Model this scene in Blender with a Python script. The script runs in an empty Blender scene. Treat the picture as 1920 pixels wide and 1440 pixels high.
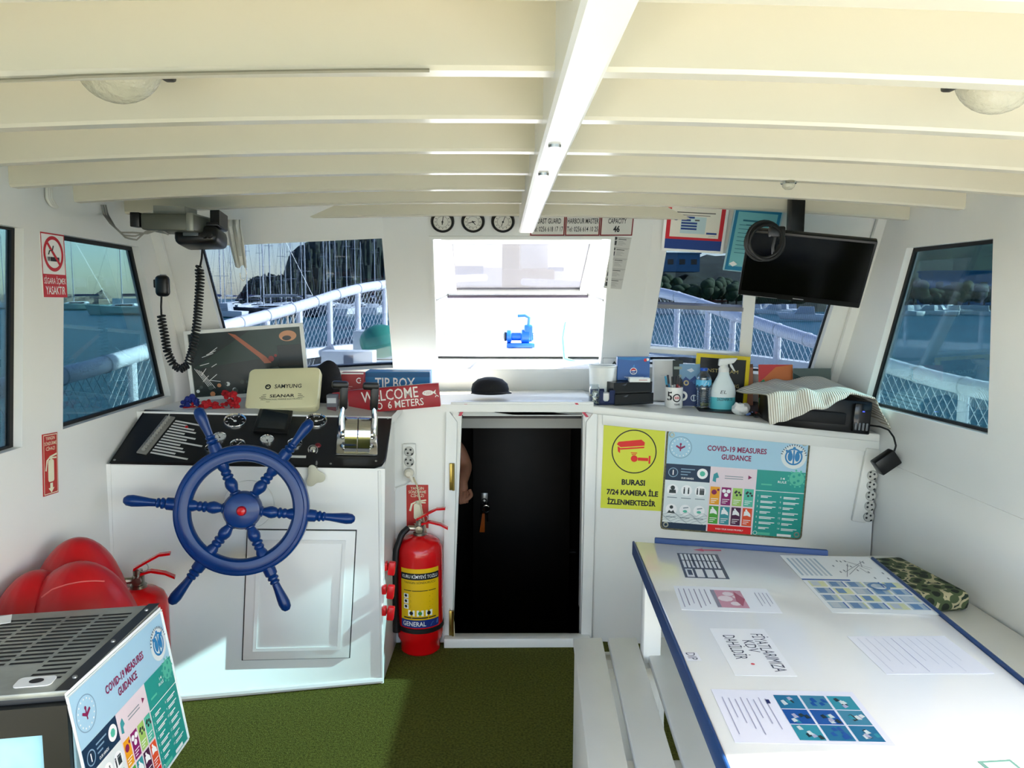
import bpy, bmesh, math, random
from mathutils import Vector as V, Matrix as M
sc = bpy.context.scene
COL = sc.collection
PI = math.pi
random.seed(7)

# ---------------------------------------------------------------- camera
CAM = V((0, 0, 1.42)); FPX = 1442.0
def _basis(yaw=1.39, pitch=6.33, roll=0.3):
    y, p, r = [math.radians(a) for a in (yaw, pitch, roll)]
    f = V((math.sin(y)*math.cos(p), math.cos(y)*math.cos(p), -math.sin(p)))
    R = V((math.cos(y), -math.sin(y), 0)); U = R.cross(f)
    return f, math.cos(r)*R + math.sin(r)*U, -math.sin(r)*R + math.cos(r)*U
CF, CR, CU = _basis()
cd = bpy.data.cameras.new('camera'); cam = bpy.data.objects.new('camera', cd); COL.objects.link(cam)
cam.matrix_world = M(((CR.x, CU.x, -CF.x, CAM.x), (CR.y, CU.y, -CF.y, CAM.y), (CR.z, CU.z, -CF.z, CAM.z), (0, 0, 0, 1)))
cd.sensor_width = 36; cd.lens = 36*FPX/1920; cd.clip_start = 0.02; cd.clip_end = 3000
sc.camera = cam

# ---------------------------------------------------------------- sky, sun, exposure
sc.view_settings.view_transform = 'Standard'; sc.view_settings.look = 'None'
sc.view_settings.gamma = 1; sc.view_settings.use_curve_mapping = False
sc.view_settings.exposure = EXPO = 1.25
w = bpy.data.worlds.new('sky'); sc.world = w; w.use_nodes = True
wn = w.node_tree.nodes; wl = w.node_tree.links
bg = wn['Background']; sk = wn.new('ShaderNodeTexSky'); sk.sky_type = 'NISHITA'; sk.sun_disc = False
sk.sun_elevation = math.radians(30); sk.sun_rotation = math.radians(90); sk.air_density = 1.0; sk.dust_density = 0.7; sk.ozone_density = 1.0
bg.inputs[1].default_value = 0.48
tn = wn.new('ShaderNodeMix'); tn.data_type = 'RGBA'; tn.blend_type = 'MULTIPLY'; tn.inputs[0].default_value = 1; tn.inputs[7].default_value = (1.03, .955, .975, 1)
wl.new(sk.outputs[0], tn.inputs[6]); wl.new(tn.outputs[2], bg.inputs[0])
sd = bpy.data.lights.new('sun', 'SUN'); sd.energy = 18.0; sd.angle = math.radians(0.6); sd.color = (1, .93, .82)
sun = bpy.data.objects.new('sun', sd); COL.objects.link(sun)
sun.rotation_euler = V((-1, -0.045, -.556)).to_track_quat('-Z', 'Y').to_euler(); sun.location = (20, 0, 12)

# ---------------------------------------------------------------- pixel -> point on a real plane
def ray(x, y): return CF*FPX + CR*(x-960) - CU*(y-720)
def PY(x, y, Y): d = ray(x, y); return CAM + d*(Y/d.y)
def PX(x, y, X): d = ray(x, y); return CAM + d*(X/d.x)
def PZ(x, y, Z): d = ray(x, y); return CAM + d*((Z-CAM.z)/d.z)
def PP(x, y, pl): d = ray(x, y); return CAM + d*((pl[0]-CAM).dot(pl[1])/d.dot(pl[1]))
def plane3(a, b, c): a, b, c = V(a), V(b), V(c); return (a, (b-a).cross(c-a).normalized())

# ---------------------------------------------------------------- materials
def lin(h):
    h = h.lstrip('#'); r = [int(h[i:i+2], 16)/255 for i in (0, 2, 4)]
    return tuple(((c+.055)/1.055)**2.4 if c > .04045 else c/12.92 for c in r) + (1,)
MATS = {}
def mat(name, colr, rough=.45, metal=0, vary=.05, scale=8, bump=0, bscale=60, emit=0, trans=0, coat=0, ior=1.45, spec=.5):
    if name in MATS: return MATS[name]
    m = bpy.data.materials.new(name); m.use_nodes = True; n = m.node_tree.nodes; l = m.node_tree.links
    b = n['Principled BSDF']; c = lin(colr) if isinstance(colr, str) else tuple(colr)+(1,)
    b.inputs['Roughness'].default_value = rough; b.inputs['Metallic'].default_value = metal
    b.inputs['Transmission Weight'].default_value = trans; b.inputs['Coat Weight'].default_value = coat
    b.inputs['IOR'].default_value = ior; b.inputs['Specular IOR Level'].default_value = spec
    tc = n.new('ShaderNodeTexCoord')
    if vary:
        no = n.new('ShaderNodeTexNoise'); no.inputs['Scale'].default_value = scale; no.inputs['Detail'].default_value = 3
        l.new(tc.outputs['Object'], no.inputs['Vector'])
        r = n.new('ShaderNodeValToRGB'); r.color_ramp.elements[0].position = .3; r.color_ramp.elements[1].position = .7
        r.color_ramp.elements[0].color = tuple(x*(1-vary) for x in c[:3])+(1,)
        r.color_ramp.elements[1].color = tuple(min(1, x*(1+vary)) for x in c[:3])+(1,)
        l.new(no.outputs['Fac'], r.inputs[0]); l.new(r.outputs[0], b.inputs['Base Color'])
    else: b.inputs['Base Color'].default_value = c
    if bump:
        n2 = n.new('ShaderNodeTexNoise'); n2.inputs['Scale'].default_value = bscale; n2.inputs['Detail'].default_value = 4
        l.new(tc.outputs['Object'], n2.inputs['Vector'])
        bp = n.new('ShaderNodeBump'); bp.inputs['Strength'].default_value = bump; bp.inputs['Distance'].default_value = .01
        l.new(n2.outputs['Fac'], bp.inputs['Height']); l.new(bp.outputs[0], b.inputs['Normal'])
    if emit:
        b.inputs['Emission Color'].default_value = c; b.inputs['Emission Strength'].default_value = emit
    MATS[name] = m; return m
def glassmat(name, tint, refl=.07, rough=0):
    if name in MATS: return MATS[name]
    m = bpy.data.materials.new(name); m.use_nodes = True; n = m.node_tree.nodes; l = m.node_tree.links
    n.remove(n['Principled BSDF']); o = n['Material Output']
    t = n.new('ShaderNodeBsdfTransparent'); t.inputs[0].default_value = tuple(tint)+(1,)
    g = n.new('ShaderNodeBsdfGlossy'); g.inputs['Roughness'].default_value = rough; g.inputs[0].default_value = (1, 1, 1, 1)
    fr = n.new('ShaderNodeLayerWeight'); fr.inputs[0].default_value = .25
    mt = n.new('ShaderNodeMath'); mt.operation = 'MULTIPLY_ADD'; mt.inputs[1].default_value = .35; mt.inputs[2].default_value = refl
    mx = n.new('ShaderNodeMixShader')
    l.new(fr.outputs['Fresnel'], mt.inputs[0]); l.new(mt.outputs[0], mx.inputs[0]); l.new(t.outputs[0], mx.inputs[1]); l.new(g.outputs[0], mx.inputs[2])
    l.new(mx.outputs[0], o.inputs[0]); MATS[name] = m; return m

WHITE = mat('white_gloss_paint', '#e9e9e4', .26, vary=.015, scale=3, bump=.02, bscale=9)
WALLP = mat('white_wall_paint', '#e6e6e1', .38, vary=.02, scale=3, bump=.04, bscale=12)
CREAM = mat('cream_gloss_paint', '#d2cdb9', .24, vary=.015, scale=2.5, bump=.02, bscale=8)
BLACK = mat('black_plastic', '#0b0b0c', .35, vary=.1)
RUBBER = mat('black_rubber', '#0a0a0a', .6, vary=.1)
CHROME = mat('chrome', '#d8d8d6', .12, 1, vary=.03)
STEEL = mat('brushed_steel', '#a9a9a6', .34, 1, vary=.08)
INK = mat('black_ink', '#101012', .5, vary=0)
INKW = mat('white_ink', '#f2f2f0', .5, vary=0)
PAPER = mat('white_paper', '#f1f1ee', .6, vary=.02)
RED = mat('red_ink', '#c8101c', .45, vary=.03)
TINT = glassmat('tinted_window_glass', (.285, .325, .375), .028)
TEALG = glassmat('teal_side_glass', (.25, .34, .37), .028)
CLEAR = glassmat('clear_glass', (.93, .95, .95), .03)
def flat(h, rough=.5): return mat('print_'+h.lstrip('#'), h, rough, vary=0)

# ---------------------------------------------------------------- mesh builder
class MB:
    def __init__(s): s.v = []; s.f = []; s.mi = []
    def add(s, vs, fs, mi=0, T=None):
        o = len(s.v); s.v += [(T @ V(v)) if T else V(v) for v in vs]
        s.f += [tuple(i+o for i in f) for f in fs]; s.mi += [mi]*len(fs); return s
    def box(s, c, d, mi=0, T=None, bev=0, seg=2):
        x, y, z = [k/2 for k in d]
        vs = [(c[0]+a*x, c[1]+b*y, c[2]+e*z) for a in (-1, 1) for b in (-1, 1) for e in (-1, 1)]
        return s.hexa(vs, mi, T, bev, seg)
    def hexa(s, vs, mi=0, T=None, bev=0, seg=2):
        fs = [(0, 1, 3, 2), (4, 6, 7, 5), (0, 4, 5, 1), (2, 3, 7, 6), (0, 2, 6, 4), (1, 5, 7, 3)]
        if not bev: return s.add(vs, fs, mi, T)
        return s.bevelled(vs, fs, bev, seg, mi, T)
    def bevelled(s, vs, fs, bev, seg=2, mi=0, T=None):
        bm = bmesh.new(); bv = [bm.verts.new(v) for v in vs]
        for f in fs: bm.faces.new([bv[i] for i in f])
        bmesh.ops.recalc_face_normals(bm, faces=bm.faces)
        bmesh.ops.bevel(bm, geom=bm.edges[:], offset=bev, segments=seg, profile=.5, affect='EDGES', clamp_overlap=True)
        bm.verts.index_update()
        s.add([v.co.copy() for v in bm.verts], [[v.index for v in f.verts] for f in bm.faces], mi, T); bm.free(); return s
    def prism(s, poly, z0, z1, mi=0, T=None, mtop=None, bev=0):
        n = len(poly); vs = [(p[0], p[1], z0) for p in poly]+[(p[0], p[1], z1) for p in poly]
        fs = [tuple(range(n-1, -1, -1))]+[(i, (i+1) % n, n+(i+1) % n, n+i) for i in range(n)]
        if bev: return s.bevelled(vs, fs+[tuple(range(n, 2*n))], bev, 2, mi, T)
        s.add(vs, fs, mi, T); o = len(s.v)-2*n
        s.f.append(tuple(range(o+n, o+2*n))); s.mi.append(mi if mtop is None else mtop); return s
    def plate(s, poly, z, mi=0, T=None): return s.add([(p[0], p[1], z) for p in poly], [tuple(range(len(poly)))], mi, T)
    def rect(s, x0, y0, x1, y1, z, mi=0, T=None): return s.plate([(x0, y0), (x1, y0), (x1, y1), (x0, y1)], z, mi, T)
    def disc(s, x, y, r, z, mi=0, T=None, n=24, ry=None):
        return s.plate([(x+r*math.cos(2*PI*i/n), y+(ry or r)*math.sin(2*PI*i/n)) for i in range(n)], z, mi, T)
    def ring(s, x, y, r0, r1, z, mi=0, T=None, n=32, a0=0, a1=2*PI):
        full = abs(a1-a0-2*PI) < 1e-6; k = n if full else n+1; vs = []
        for i in range(k):
            a = a0+(a1-a0)*i/n
            vs += [(x+r0*math.cos(a), y+r0*math.sin(a), z), (x+r1*math.cos(a), y+r1*math.sin(a), z)]
        fs = [(2*i, 2*i+1, (2*i+3) % (2*k), (2*i+2) % (2*k)) for i in range(n)]
        return s.add(vs, fs, mi, T)
    def frame2(s, x0, y0, x1, y1, t, z, mi=0, T=None):
        s.rect(x0, y0, x1, y0+t, z, mi, T); s.rect(x0, y1-t, x1, y1, z, mi, T)
        s.rect(x0, y0+t, x0+t, y1-t, z, mi, T); return s.rect(x1-t, y0+t, x1, y1-t, z, mi, T)
    def line2(s, a, b, t, z, mi=0, T=None):
        a, b = V((a[0], a[1])), V((b[0], b[1])); d = (b-a).normalized()*t/2; p = V((-d.y, d.x))
        return s.plate([a+p*-1, b-p, b+p, a+p], z, mi, T)
    def tube(s, pts, r, n=8, mi=0, T=None, closed=False, cap=True):
        pts = [V(p) for p in pts]; k = len(pts); rr = r if isinstance(r, (list, tuple)) else [r]*k
        vs = []; up = None
        for i in range(k):
            a = pts[i-1] if (i or closed) else pts[i]; b = pts[(i+1) % k] if (i < k-1 or closed) else pts[i]
            t = (b-a).normalized()
            if up is None: up = t.orthogonal().normalized()
            up = (up-t*up.dot(t));  up = up.normalized() if up.length > 1e-6 else t.orthogonal().normalized()
            q = t.cross(up)
            vs += [pts[i]+(up*math.cos(2*PI*j/n)+q*math.sin(2*PI*j/n))*rr[i] for j in range(n)]
        m = k if closed else k-1
        fs = [(i*n+j, i*n+(j+1) % n, ((i+1) % k)*n+(j+1) % n, ((i+1) % k)*n+j) for i in range(m) for j in range(n)]
        if cap and not closed: fs += [tuple(range(n-1, -1, -1)), tuple(range((k-1)*n, k*n))]
        return s.add(vs, fs, mi, T)
    def lathe(s, prof, n=24, mi=0, T=None, sx=1, sy=1):
        k = len(prof); vs = [(max(r, 1e-5)*math.cos(2*PI*j/n)*sx, max(r, 1e-5)*math.sin(2*PI*j/n)*sy, z) for r, z in prof for j in range(n)]
        fs = [(i*n+j, i*n+(j+1) % n, (i+1)*n+(j+1) % n, (i+1)*n+j) for i in range(k-1) for j in range(n)]
        if prof[0][0] > 1e-4: fs.append(tuple(range(n-1, -1, -1)))
        if prof[-1][0] > 1e-4: fs.append(tuple(range((k-1)*n, k*n)))
        return s.add(vs, fs, mi, T)
    def ell(s, c, r, mi=0, T=None, n=16, m=10):
        if not isinstance(r, (tuple, list)): r = (r, r, r)
        pr = [(math.sin(PI*i/m), -math.cos(PI*i/m)) for i in range(m+1)]
        TT = (T or M())@M.Translation(V(c))@M.Diagonal((r[0], r[1], r[2], 1)); return s.lathe(pr, n, mi, TT)
    def torus(s, R, r, n=32, m=10, mi=0, T=None, a0=0, a1=2*PI):
        full = abs(a1-a0-2*PI) < 1e-6; k = n if full else n+1
        return s.tube([(R*math.cos(a0+(a1-a0)*i/n), R*math.sin(a0+(a1-a0)*i/n), 0) for i in range(k)], r, m, mi, T, closed=full)
    def text(s, t, x, y, size, z, mi=0, T=None, al='CENTER', bold=0, sx=1, shear=0, rot=0, res=2, fit=0):
        cu = bpy.data.curves.new('lettering', 'FONT'); cu.body = t; cu.size = size; cu.offset = bold*size; cu.resolution_u = res
        cu.align_x = al; cu.align_y = 'CENTER'; cu.shear = shear
        ob = bpy.data.objects.new('lettering', cu); me = ob.to_mesh()
        c, sn = math.cos(rot), math.sin(rot)
        if fit and len(me.vertices): sx = fit/max(1e-6, max(v.co.x for v in me.vertices)-min(v.co.x for v in me.vertices))
        vs = [(x+v.co.x*sx*c-v.co.y*sn, y+v.co.x*sx*sn+v.co.y*c, z) for v in me.vertices]; fs = [tuple(p.vertices) for p in me.polygons]
        ob.to_mesh_clear(); bpy.data.objects.remove(ob); bpy.data.curves.remove(cu)
        return s.add(vs, fs, mi, T)
    def ringpanel(s, outer, hole, off, mi=0, mh=None):
        """wall of thickness `off` with a four-sided hole; outer/hole are 4 matching corners"""
        off = V(off); a = [V(p) for p in outer]; b = [V(p) for p in hole]
        vs = a+b+[p+off for p in a]+[p+off for p in b]; mh = mi if mh is None else mh
        for i in range(4):
            j = (i+1) % 4
            s.add([vs[i], vs[j], vs[4+j], vs[4+i]], [(0, 1, 2, 3)], mi); s.add([vs[8+i], vs[8+j], vs[12+j], vs[12+i]], [(3, 2, 1, 0)], mi)
            s.add([vs[4+i], vs[4+j], vs[12+j], vs[12+i]], [(0, 1, 2, 3)], mh); s.add([vs[i], vs[j], vs[8+j], vs[8+i]], [(3, 2, 1, 0)], mi)
        return s
    def slab(s, quad, off, mi=0, bev=0):
        off = V(off); n = len(quad); q = [V(p) for p in quad]; vs = q+[p+off for p in q]
        fs = [tuple(range(n)), tuple(range(2*n-1, n-1, -1))]+[((i+1) % n, i, n+i, n+(i+1) % n) for i in range(n)]
        return s.bevelled(vs, fs, bev, 2, mi) if bev else s.add(vs, fs, mi)
    def buildw(s, name, mats, root, ang=35):
        """as build, for vertices given in the place's own coordinates"""
        T = root.matrix_basis.copy(); q = root
        while q.parent: q = q.parent; T = q.matrix_basis@T
        T.invert(); s.v = [T@V(v) for v in s.v]; return s.build(name, mats, root, ang)
    def one(s, name, mats, label, cat, group=None, org=None, ang=35, kind=None):
        """a thing that is one mesh, its origin at org"""
        if org is None:
            n = len(s.v); v = [V(p) for p in s.v]; org = V((sum(p.x for p in v)/n, sum(p.y for p in v)/n, min(p.z for p in v)))
        T = (org if isinstance(org, M) else M.Translation(V(org))); I = T.inverted(); s.v = [I@V(v) for v in s.v]
        o = s.build(name, mats, None, ang); o.matrix_world = T; return tag(o, label, cat, group, kind)
    def merge(s, o, k=0):
        n = len(s.v); s.v += list(o.v); s.f += [tuple(i+n for i in f) for f in o.f]; s.mi += [m+k for m in o.mi]; return s
    def build(s, name, mats, parent=None, ang=35, flip=False):
        me = bpy.data.meshes.new(name);
        me.from_pydata([tuple(v) for v in s.v], [], s.f)
        for m in (mats if isinstance(mats, (list, tuple)) else [mats]): me.materials.append(m)
        me.polygons.foreach_set('material_index', s.mi)
        bm = bmesh.new(); bm.from_mesh(me); bmesh.ops.remove_doubles(bm, verts=bm.verts, dist=1e-6) if len(s.v) < 4000 else None
        bmesh.ops.recalc_face_normals(bm, faces=bm.faces) if not flip else None
        bm.to_mesh(me); bm.free()
        me.polygons.foreach_set('use_smooth', [True]*len(me.polygons)); me.set_sharp_from_angle(angle=math.radians(ang)); me.update()
        o = bpy.data.objects.new(name, me); COL.objects.link(o)
        if parent is not None: o.parent = parent
        return o

def tag(o, label=None, cat=None, group=None, kind=None):
    if label: o['label'] = label
    if cat: o['category'] = cat
    if group: o['group'] = group
    if kind: o['kind'] = kind
    return o
def thing(name, label, cat, T=None, group=None, kind=None):
    """an Empty at the thing's base; its parts are built in its own local coordinates"""
    o = bpy.data.objects.new(name, None); COL.objects.link(o); o.empty_display_size = .05
    if T is not None: o.matrix_world = T if isinstance(T, M) else M.Translation(V(T))
    return tag(o, label, cat, group, kind)
def structure(mb, name, mats, ang=35, label=None):
    return tag(mb.build(name, mats, None, ang), label, None, None, 'structure')
def cpy(root, T, label=None, group=None):
    r = root.copy(); COL.objects.link(r); r.matrix_world = T if isinstance(T, M) else M.Translation(V(T))
    if label: r['label'] = label
    if group: r['group'] = group
    for ch in list(root.children):
        c = ch.copy(); COL.objects.link(c); c.parent = r
        for g in list(ch.children):
            d = g.copy(); COL.objects.link(d); d.parent = c
    return r
def fr(o, u, v):
    """frame with x along u, y along v (made square to u), z = u x v, origin o"""
    u = V(u).normalized(); v = V(v); v = (v-u*u.dot(v)).normalized(); n = u.cross(v); o = V(o)
    return M(((u.x, v.x, n.x, o.x), (u.y, v.y, n.y, o.y), (u.z, v.z, n.z, o.z), (0, 0, 0, 1)))
def signT(tl, tr, bl, pl, lift=.002):
    """frame, width, height of a flat sign whose corners show at these pixels on plane pl"""
    a, b, c = PP(*tl, pl), PP(*tr, pl), PP(*bl, pl); u = (b-a); w = u.length; u.normalize(); v = a-c; v -= u*u.dot(v)
    n = u.cross(v).normalized(); return fr(a-v+n*lift, u, v), w, v.length
def rrect(x0, y0, x1, y1, r, n=5):
    p = []
    for cx, cy, a in ((x1-r, y0+r, -PI/2), (x1-r, y1-r, 0), (x0+r, y1-r, PI/2), (x0+r, y0+r, PI)):
        p += [(cx+r*math.cos(a+PI/2*i/n), cy+r*math.sin(a+PI/2*i/n)) for i in range(n+1)]
    return p
RX = lambda a: M.Rotation(a, 4, 'X')
RY = lambda a: M.Rotation(a, 4, 'Y')
RZ = lambda a: M.Rotation(a, 4, 'Z')
TR = lambda *p: M.Translation(V(p))
# ================================================================ THE SETTING
XL, XR, XC = -1.3, 1.5, .1
CAMB = .025
def zb(x, z=1.76): return z-CAMB*(x-XC)**2
# floor: green carpet over the sole
CARPET = mat('green_carpet', '#5f6128', .95, vary=.45, scale=130, bump=1.0, bscale=260, spec=.1)
mb = MB(); mb.box((.1, 1.0, -.03), (2.9, 4.12, .06)); structure(mb, 'floor', CARPET)
# ceiling planking and deck beams
mb = MB(); n = 16
for k, (y0, y1) in enumerate([(-1.1+.14*i, -1.1+.14*(i+1)-.003) for i in range(32)]):
    xs = [XL-.12+(XR-XL+.24)*i/n for i in range(n+1)]
    vs = [(x, y, zb(x, 1.862)) for x in xs for y in (y0, y1)]
    mb.add(vs, [(2*i, 2*i+1, 2*i+3, 2*i+2) for i in range(n)])
vs = [(x, y, zb(x, z)) for x in xs for y, z in ((-1.1, 1.866), (3.4, 1.866), (3.4, 1.91), (-1.1, 1.91))]
mb.add(vs, [(4*i+a, 4*i+(a+1) % 4, 4*i+4+(a+1) % 4, 4*i+4+a) for i in range(n) for a in range(4)]+[(0, 1, 2, 3), (4*n+3, 4*n+2, 4*n+1, 4*n)])
structure(mb, 'ceiling', CREAM)
def beam(Y, z, nm, h=.105, t=.045):
    mb = MB(); n = 20; pr = [(0, h), (0, .006), (.006, 0), (t-.006, 0), (t, .006), (t, h)]
    xs = [XL-.02+(XR-XL+.04)*i/n for i in range(n+1)]
    vs = [(x, Y+a, zb(x, z)+b) for x in xs for a, b in pr]; k = 6
    mb.add(vs, [(i*k+j, i*k+(j+1) % k, (i+1)*k+(j+1) % k, (i+1)*k+j) for i in range(n) for j in range(k)]+[tuple(range(k)), tuple(range(n*k+k-1, n*k-1, -1))])
    structure(mb, nm, CREAM)
BY = [-.69, -.375, -.06, .255, .57, .885, 1.192, 1.506, 1.83, 2.14, 2.459, 2.79, 3.10]
for i, y in enumerate(BY): beam(y, 1.76 if i < 12 else 1.748, 'trim_%d' % (i+1))
# the fore-and-aft carline under the beams (trim), with its two bolts
mb = MB(); pts = [(-.9, 1.722), (.815, 1.722), (1.8, 1.716), (2.5, 1.70), (3.13, 1.682)]
vs = []
for y, z in pts:
    x = .115+.005*y; vs += [(x-.03, y, z+.005), (x-.024, y, z), (x+.024, y, z), (x+.03, y, z+.005), (x+.03, y, z+.14), (x-.03, y, z+.14)]
mb.add(vs, [(i*6+j, i*6+(j+1) % 6, (i+1)*6+(j+1) % 6, (i+1)*6+j) for i in range(4) for j in range(6)]+[(5, 4, 3, 2, 1, 0), (24, 25, 26, 27, 28, 29)])
car = structure(mb, 'trim_14', WHITE)
for px, py, z in ((1040, 275, 1.7145), (1019, 328, 1.711)):
    p = PZ(px, py, z); b = MB(); b.lathe([(.0, -.002), (.012, -.002), (.013, .004)], 16, T=TR(*p)); o = b.build('bolt', STEEL, car)

# side walls with their window openings; unseen aft gaps widened to admit light
WL2 = [PX(120, 440, XL), PX(260, 463, XL), PX(320, 742, XL), PX(118, 805, XL)]          # tl tr br bl seen from inside
WR6 = [PX(1862, 447, XR), PX(1700, 465, XR), PX(1620, 757, XR), PX(1852, 815, XR)]
WL1 = [V((XL, .75, 1.607)), V((XL, 2.194, 1.607)), V((XL, 2.123, 1.006)), V((XL, .75, 1.006))]
def yz(X, *p): return [V((X, a, b)) for a, b in p]
o6 = (-.05, 0, 0)
mb = MB()
ym = 2.26; yt = 2.30; yf = 3.32; yft = 2.88
mb.ringpanel(yz(XL, (.69, 1.9), (yt, 1.9), (ym-.03, .80), (.69, .80)), WL1, o6)
mb.ringpanel(yz(XL, (yt, 1.9), (yft, 1.9), (3.46, .80), (ym-.03, .80)), WL2, o6)
mb.slab(yz(XL, (-1, .80), (3.46, .80), (3.5, -.06), (-1, -.06)), o6)
mb.slab(yz(XL, (-1, 1.9), (-.9, 1.9), (-.9, .8), (-1, .8)), o6)
structure(mb, 'wall_left', WALLP)
mb = MB(); o6 = (.05, 0, 0)
mb.ringpanel(yz(XR, (2.2, 1.9), (yft, 1.9), (3.46, .80), (2.2, .80)), WR6, o6)
mb.slab(yz(XR, (1.16, 1.9), (2.2, 1.9), (2.2, .80), (1.16, .80)), o6)
mb.slab(yz(XR, (-.3, 1.9), (1.16, 1.9), (1.16, 1.68), (-.3, 1.68)), o6)
mb.slab(yz(XR, (1.16, .80), (3.46, .80), (3.5, -.06), (1.16, -.06)), o6)
mb.slab(yz(XR, (-1, .45), (1.16, .45), (1.16, -.06), (-1, -.06)), o6)
mb.slab(yz(XR, (-1, 1.9), (-.9, 1.9), (-.9, .8), (-1, .8)), o6)
# the thin seam along the right wall below the window
mb.box((XR-.002, 2.2, .805), (.004, 1.5, .006))
structure(mb, 'wall_right', WALLP)

# raked wheelhouse front in three facets
RK = V((0, -.30, .57))
def fp(x, y, z): return V((x, y, 1.10))+RK*((z-1.10)/.57)
A, B, C_, D = (-1.3, 3.30), (-.45, 3.50), (.65, 3.50), (1.5, 3.30)
PFL = plane3(fp(*A, 1.1), fp(*B, 1.1), fp(*A, 1.6)); PFC = plane3(fp(*B, 1.1), fp(*C_, 1.1), fp(*B, 1.6)); PFR = plane3(fp(*C_, 1.1), fp(*D, 1.1), fp(*C_, 1.6))
WF3 = [PP(372, 463, PFL), PP(716, 447, PFL), PP(737, 690, PFL), PP(437, 705, PFL)]
WF4 = [PP(812, 448, PFC), PP(1145, 448, PFC), PP(1125, 690, PFC), PP(820, 690, PFC)]
WF5 = [PP(1250, 468, PFR), PP(1590, 490, PFR), PP(1520, 708, PFR), PP(1213, 688, PFR)]
mb = MB(); of = V((0, .05, .026))
for (p, q, hole) in ((A, B, WF3), (B, C_, WF4), (C_, D, WF5)):
    mb.ringpanel([fp(*p, 1.9), fp(*q, 1.9), fp(*q, .8), fp(*p, .8)], hole, of)
# corner posts covering the joints of the facets
for (x, y) in (A, D): mb.slab([fp(x-.035, y, 1.9), fp(x+.035, y, 1.9), fp(x+.035, y, .8), fp(x-.035, y, .8)], (0, -.02, 0))
structure(mb, 'wall_front', WALLP)

# windows: pane, gasket, frame
def window(nm, quad, off, pane=True, gasket=.014, frame=0, label=None, depth=.6, gm=None):
    q = [V(p) for p in quad]; c = sum(q, V())/4; off = V(off); r = thing(nm, label, None, c, kind='structure')
    L = [p-c for p in q]; sh = lambda k: [p-p.normalized()*k*1.2 for p in L]
    if pane:
        b = MB(); b.slab([p+off*depth for p in L], off.normalized()*.004); b.build('pane', gm or TINT, r)
    if gasket:
        b = MB(); b.ringpanel([p+off*(depth-.1) for p in L], [p+off*(depth-.1) for p in sh(gasket)], off.normalized()*.012); b.build('gasket', RUBBER, r)
    if frame:
        b = MB(); b.ringpanel([p-off*.12 for p in sh(-frame)], [p-off*.12 for p in sh(-.001)], off*.1); b.build('frame', WHITE, r)
    return r
window('window_1', WL1, (-.05, 0, 0), gm=TEALG)
window('window_2', WL2, (-.05, 0, 0), gm=TEALG)
window('window_3', WF3, of, gasket=.005)
w4 = window('window_4', WF4, of, pane=False, gasket=0, frame=.018)
w5 = window('window_5', WF5, of, gasket=.005)
window('window_6', WR6, (.05, 0, 0), gm=TEALG)
# window 4: the sash is hinged at the top and swung outwards
h0, h1 = WF4[0].lerp(WF4[1], .04), WF4[0].lerp(WF4[1], .96); c4 = sum(WF4, V())/4
h0 = h0+V((0, .05, 0)); h1 = h1+V((0, .05, 0)); dn = V((0, .44, -.225)); nn = V((0, .225, .44)).normalized()*.025
so = [h0, h1, h1+dn, h0+dn]
cc = sum(so, V())/4; si = [p+(cc-p).normalized()*.055 for p in so]
b = MB(); b.ringpanel([p-c4 for p in so], [p-c4 for p in si], nn); sash = b.build('sash', WHITE, w4)
b = MB(); b.slab([p-c4+nn*.4 for p in si], nn*.2); b.build('sash_pane', glassmat('sash_glass', (.30, .30, .335), .06), w4)
b = MB(); b.tube([so[2]-c4-nn*.4, so[3]-c4-nn*.4], .008); b.build('sash_rail', mat('dark_alloy', '#5c5560', .4, .6), w4)
for s, e in ((h0, WF4[3].lerp(WF4[0], .55)), (h1, WF4[2].lerp(WF4[1], .55))):
    b = MB(); b.tube([s+dn-c4, e+V((0, .06, 0))-c4], .006); b.build('stay', STEEL, w4)
# window 5: mullion and rails of its sliding sash
c5 = sum(WF5, V())/4; offr = V((0, .035, .018))
def bar(p, q, wd, nm, m=WHITE, par=w5, pl=PFR, c=c5, off=offr):
    a, b_ = PP(*p, pl)+off, PP(*q, pl)+off; d = (b_-a).normalized(); s = d.cross(pl[1]).normalized()*wd/2; nrm = pl[1]*.024
    b = MB(); b.slab([a-s-c, b_-s-c, b_+s-c, a+s-c], nrm); return b.build(nm, m, par)
bar((1416, 474), (1398, 705), .05, 'mullion')
bar((1232, 577), (1398, 584), .020, 'rail', mat('grey_alloy', '#8d8f97', .4, .3))
bar((1214, 660), (1396, 672), .022, 'rail')

# the shelf that runs under the front windows (left of the door and over it)
mb = MB(); ZS = 1.0
PLC = plane3((-.408, 2.727, 0), (-1.111, 2.60, 0), (-.408, 2.727, 1))
pFL, pFR = PP(207, 868, PLC), PP(722, 877, PLC); pBR = PY(735, 780, 3.0); PPN = plane3(pFL, pFR, pBR)
pBL = PP(272, 770, PPN)
mb.slab([V((-1.3, pBL.y-.02, pBL.z)), V((pBL.x, pBL.y-.02, pBL.z)), V((pBR.x, pBR.y-.02, pBR.z)), V((-.36, 3.04, ZS)), V((.40, 3.04, ZS)), V((.42, 3.6, ZS)), V((-.45, 3.6, ZS)), V((-1.3, 3.42, .985))], (0, 0, -.03))
structure(mb, 'shelf', WHITE)
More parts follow.
